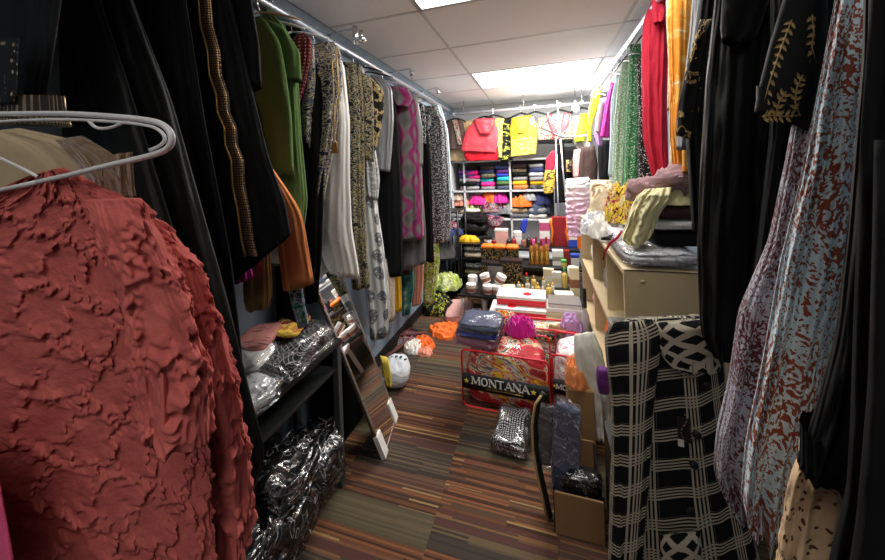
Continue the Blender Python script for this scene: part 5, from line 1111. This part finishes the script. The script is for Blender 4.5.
qm = make_quilt(); gp = 'packets on the black side table'
fd, ft = MATS['film_dark'], MATS['film_thick']
folded('big clear packet of black cloth with a white diamond net, on the side table', qm, (-1.07, 1.17, tz+.045), (.25, .34, .09), .12, 130, gp, 'packaged_garment', ft, 'packaged clothes', rough=.14, crease=.02, res=(60, 30))
folded('silvery plastic packet at the near edge of the side table', silver, (-1.03, .86, tz+.04), (.2, .22, .07), -.2, 131, gp, 'packaged_garment', ft, 'packaged clothes', rough=.13, res=(50, 24))
folded('white crinkled packet on the side table near the magenta garment', white, (-1.12, .98, tz+.10), (.18, .16, .05), .3, 132, gp, 'packaged_garment', ft, 'packaged clothes', rough=.14, res=(50, 24))
folded('pink striped folded cloth under the tan skirt', dots('pink_brown_stripe', (.45, .18, .16), (.1, .05, .05), 60, .3, sx=.2), (-1.16, 1.08, tz+.125), (.14, .22, .04), .4, 133, gp, res=(40, 20))
folded('yellow and wine folded cloth beside the pink striped one', blobs('yellow_wine', [(0, (.2, .02, .06)), (.48, (.75, .5, .08)), (.6, (.5, .2, .05))], 14), (-1.12, 1.22, tz+.115), (.13, .20, .035), .35, 134, gp, res=(40, 20))
folded('dark floral folded cloth at the wall side of the table', tealfl, (-1.17, 1.28, tz+.03), (.13, .16, .06), 0, 135, gp)
for k, (y, z, h, mt, what) in enumerate([(1.16, .205, .15, black2, 'black shiny packet at the far end of the lowest shelf'), (.95, .21, .16, black2, 'black shiny packet in the middle of the lowest shelf'), (.78, .20, .14, beigeshiny, 'packet with beige cloth on the lowest shelf'), (.70, .33, .09, black2, 'black crinkled packet topmost on the lowest shelf'), (1.02, .33, .10, black2, 'black crinkled bag on the pile at the far end'), (.55, .2, .14, greyk, 'grey cloth packet at the near end of the lowest shelf')]):
    folded(what+' of the side table', mt, (-1.05+.03*(k % 2), y, z), (.30, .28, h), rnd.uniform(-.3, .3), 140+k, 'packets on the lowest shelf', 'packaged_garment', fd if mt is black2 else ft, 'packaged clothes', rough=.13, crease=.03, res=(60, 30))
for k, (px, py) in enumerate([(262, 530), (300, 500), (322, 462), (240, 545)]):
    p = atz(px, py, .12); folded(['beige and black packet bulging out over the floor at the table corner', 'black glossy packet sliding out under the side table', 'small black glossy packet next to the table leg', 'black packet lying on the carpet below the coral top'][k], [beigeshiny, black2, black2, black2][k], (p.x-.04, p.y, .13), (.22, .22, .22), .5, 150+k, 'packets spilling from the side table', 'packaged_garment', fd if k else ft, 'packaged clothes', rough=.14, crease=.03, res=(60, 34))
m = M().box((-1.17, 1.62, .24), (.14, .32, .48), 0, .01); m.build('storage_box', solid('matt_black', (.006, .006, .006), 1, 0, .02), None, False, ('black box added to fill the dark void behind the leaning mirror', 'box'))  # no known box: matt black block added to fill the dark void

# ------------------------------------------------------------------ leaning mirror
A = Vector((-.84, 1.53, .004)); B = Vector((-.90, 1.81, .004)); C = Vector((-1.13, 1.32, 1.11)); D = C+(B-A)
A, B = A+Vector((0, 0, .0)), B
e = empty('leaning_mirror', (A+B)/2, 'tall narrow frameless-looking mirror leaning on the garments at the left', 'mirror')
ub = (B-A).normalized(); uc = (C-A).normalized(); un = ub.cross(uc).normalized()
if un.x < 0: un = -un
def slab(m, a, b, c, th, off=0):
    # a corner, b along width end, c along height end
    v = [a, b, b+(c-a), c]; v = [p+un*off for p in v]; v += [p-un*th for p in v]
    m.add(v, [(0, 1, 2, 3), (7, 6, 5, 4), (0, 4, 5, 1), (1, 5, 6, 2), (2, 6, 7, 3), (3, 7, 4, 0)]); return m
slab(M(), A, B, C, .012).build('backing', solid('mirror_back', (.1, .07, .05), .6), e, False)
n = N('mirror_glass'); mirm = n.pbr((.86, .87, .88), .015, 1.0, .5)
slab(M(), A+ub*.014+uc*.014, B-ub*.014+uc*.014, C+ub*.014-uc*.014, .002, .004).build('glass', mirm, e, False)
fr = solid('frame_silver', (.6, .55, .5), .25, .85)
f = M(); W = (B-A).length
slab(f, A, A+ub*.014, C, .018, .006); slab(f, B-ub*.014, B, D-ub*.014, .018, .006); slab(f, A, B, A+uc*.014, .018, .006); slab(f, C-uc*.014, D-uc*.014, C, .018, .006)
f.build('frame', fr, e, False)
for a, s in ((A, 1), (B, -1)):
    g = M(); slab(g, a-ub*.004*s+ub*0-uc*.002, a+ub*.05*s-uc*.002, a-ub*.004*s+uc*.13, .024, .010); g.build('corner_protector', cw, e, False)
# ------------------------------------------------------------------ cloths on the floor at the left
p = atz(397, 382, 0)
e = empty('white_bag', (p.x, p.y, 0), 'round white bag lying on the carpet behind the mirror', 'bag')
m = M(); pad(m, (p.x, p.y, .08), (.19, .25, .155), .3, 41, 2, .05, nx=48, ny=28, sq=.7); m.build('body', cloth('white_canvas', (.62, .65, .7), .8), e)
m = M(); 
for k in range(4): q = p+Vector((-.05+.035*k, .02, .165-.012*abs(k-1.5))); m.tube([q, q+Vector((.006, -.004, .014)), q+Vector((.018, -.002, .016))], .006, 6)
m.build('drawstring', bk, e)
garment('yellow_bag', 'yellow bag edge showing between mirror and white bag', 'bag', cloth('soft_yellow', (.7, .55, .08), .7), [(380, 356, 388, 358), (382, 370, 391, 372), (386, 384, 392, 385)], 1.9, .03, .005, 3, n=36, nr=16, ext=False)
def flatcloth(label, mat, px, py, w, d, h, rz, seed, name='crumpled_scarf', cat='scarf', group=None, fold=.3):
    p = atz(px, py, 0); m = M(); heap(m, (p.x, p.y, 0), (w, d, h), rz, seed, fold=fold, fk=7); return m.build(name, mat, None, True, (label, cat, group))
flatcloth('vivid orange cloth crumpled on the carpet beyond the comforter bag', orange2, 448, 332, .34, .26, .06, .2, 42)
flatcloth('orange and white scarf crumpled on the carpet by the left wall', orange2, 424, 345, .16, .26, .05, .6, 43)
flatcloth('white and pale cloth next to the orange and white scarf', ivory, 414, 349, .18, .18, .05, .1, 44)
flatcloth('dark purple cloth on the carpet left of the pale cloth', multi2, 402, 338, .26, .22, .04, .1, 45)
flatcloth('salmon cloth end nearest the white bag', salmon, 425, 353, .14, .12, .035, .1, 47)
p = atz(460, 315, 0); folded('soft pink folded garment on the carpet left of the display stand', cloth('pale_rose', (.65, .36, .33), .75), (p.x, p.y+.0, .05), (.26, .5, .09), .12, 46, rough=.08, res=(40, 20))
t = M(); 
for k, (a, b, c) in enumerate([((375, 358), (390, 342), (412, 328)), ((378, 362), (396, 350), (408, 340)), ((384, 345), (400, 335), (425, 333))]):
    t.tube([atz(a[0], a[1], .02), atz(b[0], b[1], .05), atz(c[0], c[1], .02)], .014, 8)
t.build('twisted_scarf', cloth('brown_wine', (.14, .05, .05), .8), None, True, ('twisted brown scarf strips on the carpet along the left wall', 'scarf'))

# ------------------------------------------------------------------ ruffled dress, display pole and bulbs
def ruf(u, v): p = Vector((u, v, 1)); return .016*abs(math.sin(v*52+noise.noise(p*9)*2))*(1+.6*math.sin(u*70))+.01*noise.noise(p*40)
rm = M(); 
garment('ruffled_dress', 'white and pale pink ruffled dress hanging above the bookcase end', 'dress', None or (lambda: (lambda n: n.pbr(n.ramp(n.math('MULTIPLY_ADD', n.sep(n.uv())[1], -2.0, n.math('MULTIPLY', n.noise(n.uv(), 5, 1), .3)), [(.2, (.85, .80, .80)), (.7, (.80, .55, .68)), (1., (.72, .45, .62))], 'LINEAR'), .7, 0, .2))(N('white_pink_ruffles')))(), [(567, 179, 588, 177), (566, 190, 589, 188), (567, 215, 591, 214), (569, 236, 590, 235)], 3.6, ext=False, t=.06, amp=.006, k=5, seed=5, n=150, nr=110, disp=ruf) if 1 else ( 0)
e = empty('garment_stand', (.33, 3.95, 0), 'thin chrome stand with arms in front of the back rail', 'stand')
P0 = aty(557, 100, 4.18); P1 = aty(565, 190, 4.18)
M().tube([P0, P1, P1+(P1-P0)*.9+Vector((0, 0, -.1)), Vector((P1.x+.05, 4.18, .0))], .013, 10).build('pole', MATS['chrome'], e)
a = M(); 
for q in ((540, 123), (575, 118), (548, 112), (530, 120)): a.tube([aty(560, 136, 4.18), aty(q[0], q[1]+4, 4.14), aty(q[0], q[1], 4.12)], .007, 8)
a.build('arm', MATS['chrome'], e); M().lathe(aty(560, 136, 4.18), [(.001, -.03), (.025, -.025), (.028, 0), (.025, .025), (.001, .03)], 12).build('joint', MATS['chrome'], e)
bulbm = emis('lit_bulb', (1, .98, .95), 20)
for k, (x, y, Y, r, en, lab) in enumerate([(575.5, 108, 4.1, .042, 9, 'bright round bulb hanging at the right end of the back rail'), (532, 121, 4.1, .028, 1.2, 'small bright bulb in front of the yellow blouse'), (552, 121, 4.1, .022, 1.0, 'small bright bulb in front of the red-panelled blouse')]):
    c = aty(x, y, Y); e = empty('light_bulb', c, lab, 'light bulb', 'bulbs by the back rail')
    M().lathe(c, [(.001, -r), (r*.6, -r*.8), (r, 0), (r*.75, r*.65), (r*.4, r*1.1)], 18).build('globe', bulbm, e); M().lathe(c, [(r*.42, r*1.0), (r*.45, r*1.05), (r*.45, r*1.9), (.001, r*2)], 12).build('socket', MATS['chrome'], e, 'auto')
    M().tube([c+Vector((0, 0, r*1.9)), c+Vector((0, 0, ZC-c.z)) if k == 0 else c+Vector((0, .1, r*3.4))], .004, 6).build('cord', MATS['black_plastic'], e)
    L = bpy.data.lights.new('bulb_light', 'POINT'); L.energy = en*1.3; L.shadow_soft_size = r; L.color = (1, .97, .93); o = bpy.data.objects.new('bulb_light', L); COL.objects.link(o); o.location = c+Vector((0, -.07, -.02))

# ------------------------------------------------------------------ camera, world, view
cam = bpy.data.cameras.new('camera'); co = bpy.data.objects.new('camera', cam); COL.objects.link(co); SC.camera = co
cam.sensor_fit = 'HORIZONTAL'; cam.sensor_width = 36; cam.lens = 36*FPX/885; cam.clip_start = .02
fwd = Vector((-math.sin(YAW), math.cos(YAW), 0)); right = Vector((math.cos(YAW), math.sin(YAW), 0)); up = Vector((0, 0, 1))
c_, s_ = math.cos(ROLL), math.sin(ROLL)
# picture x axis and y axis in the world
ximg = right*c_+up*(-s_); yimg = right*s_+up*c_
Mx = Matrix((ximg, yimg, -fwd)).transposed()
co.matrix_world = Matrix.Translation(CAM) @ Mx.to_4x4()
cam.shift_x = 0; cam.shift_y = -(280-169)/885
W = bpy.data.worlds.new('world'); SC.world = W; W.use_nodes = True; W.node_tree.nodes['Background'].inputs[0].default_value = (.6, .65, .7, 1); W.node_tree.nodes['Background'].inputs[1].default_value = .15
SC.view_settings.view_transform = 'Standard'; SC.view_settings.look = 'None'; SC.view_settings.gamma = 1; SC.view_settings.exposure = 0.85
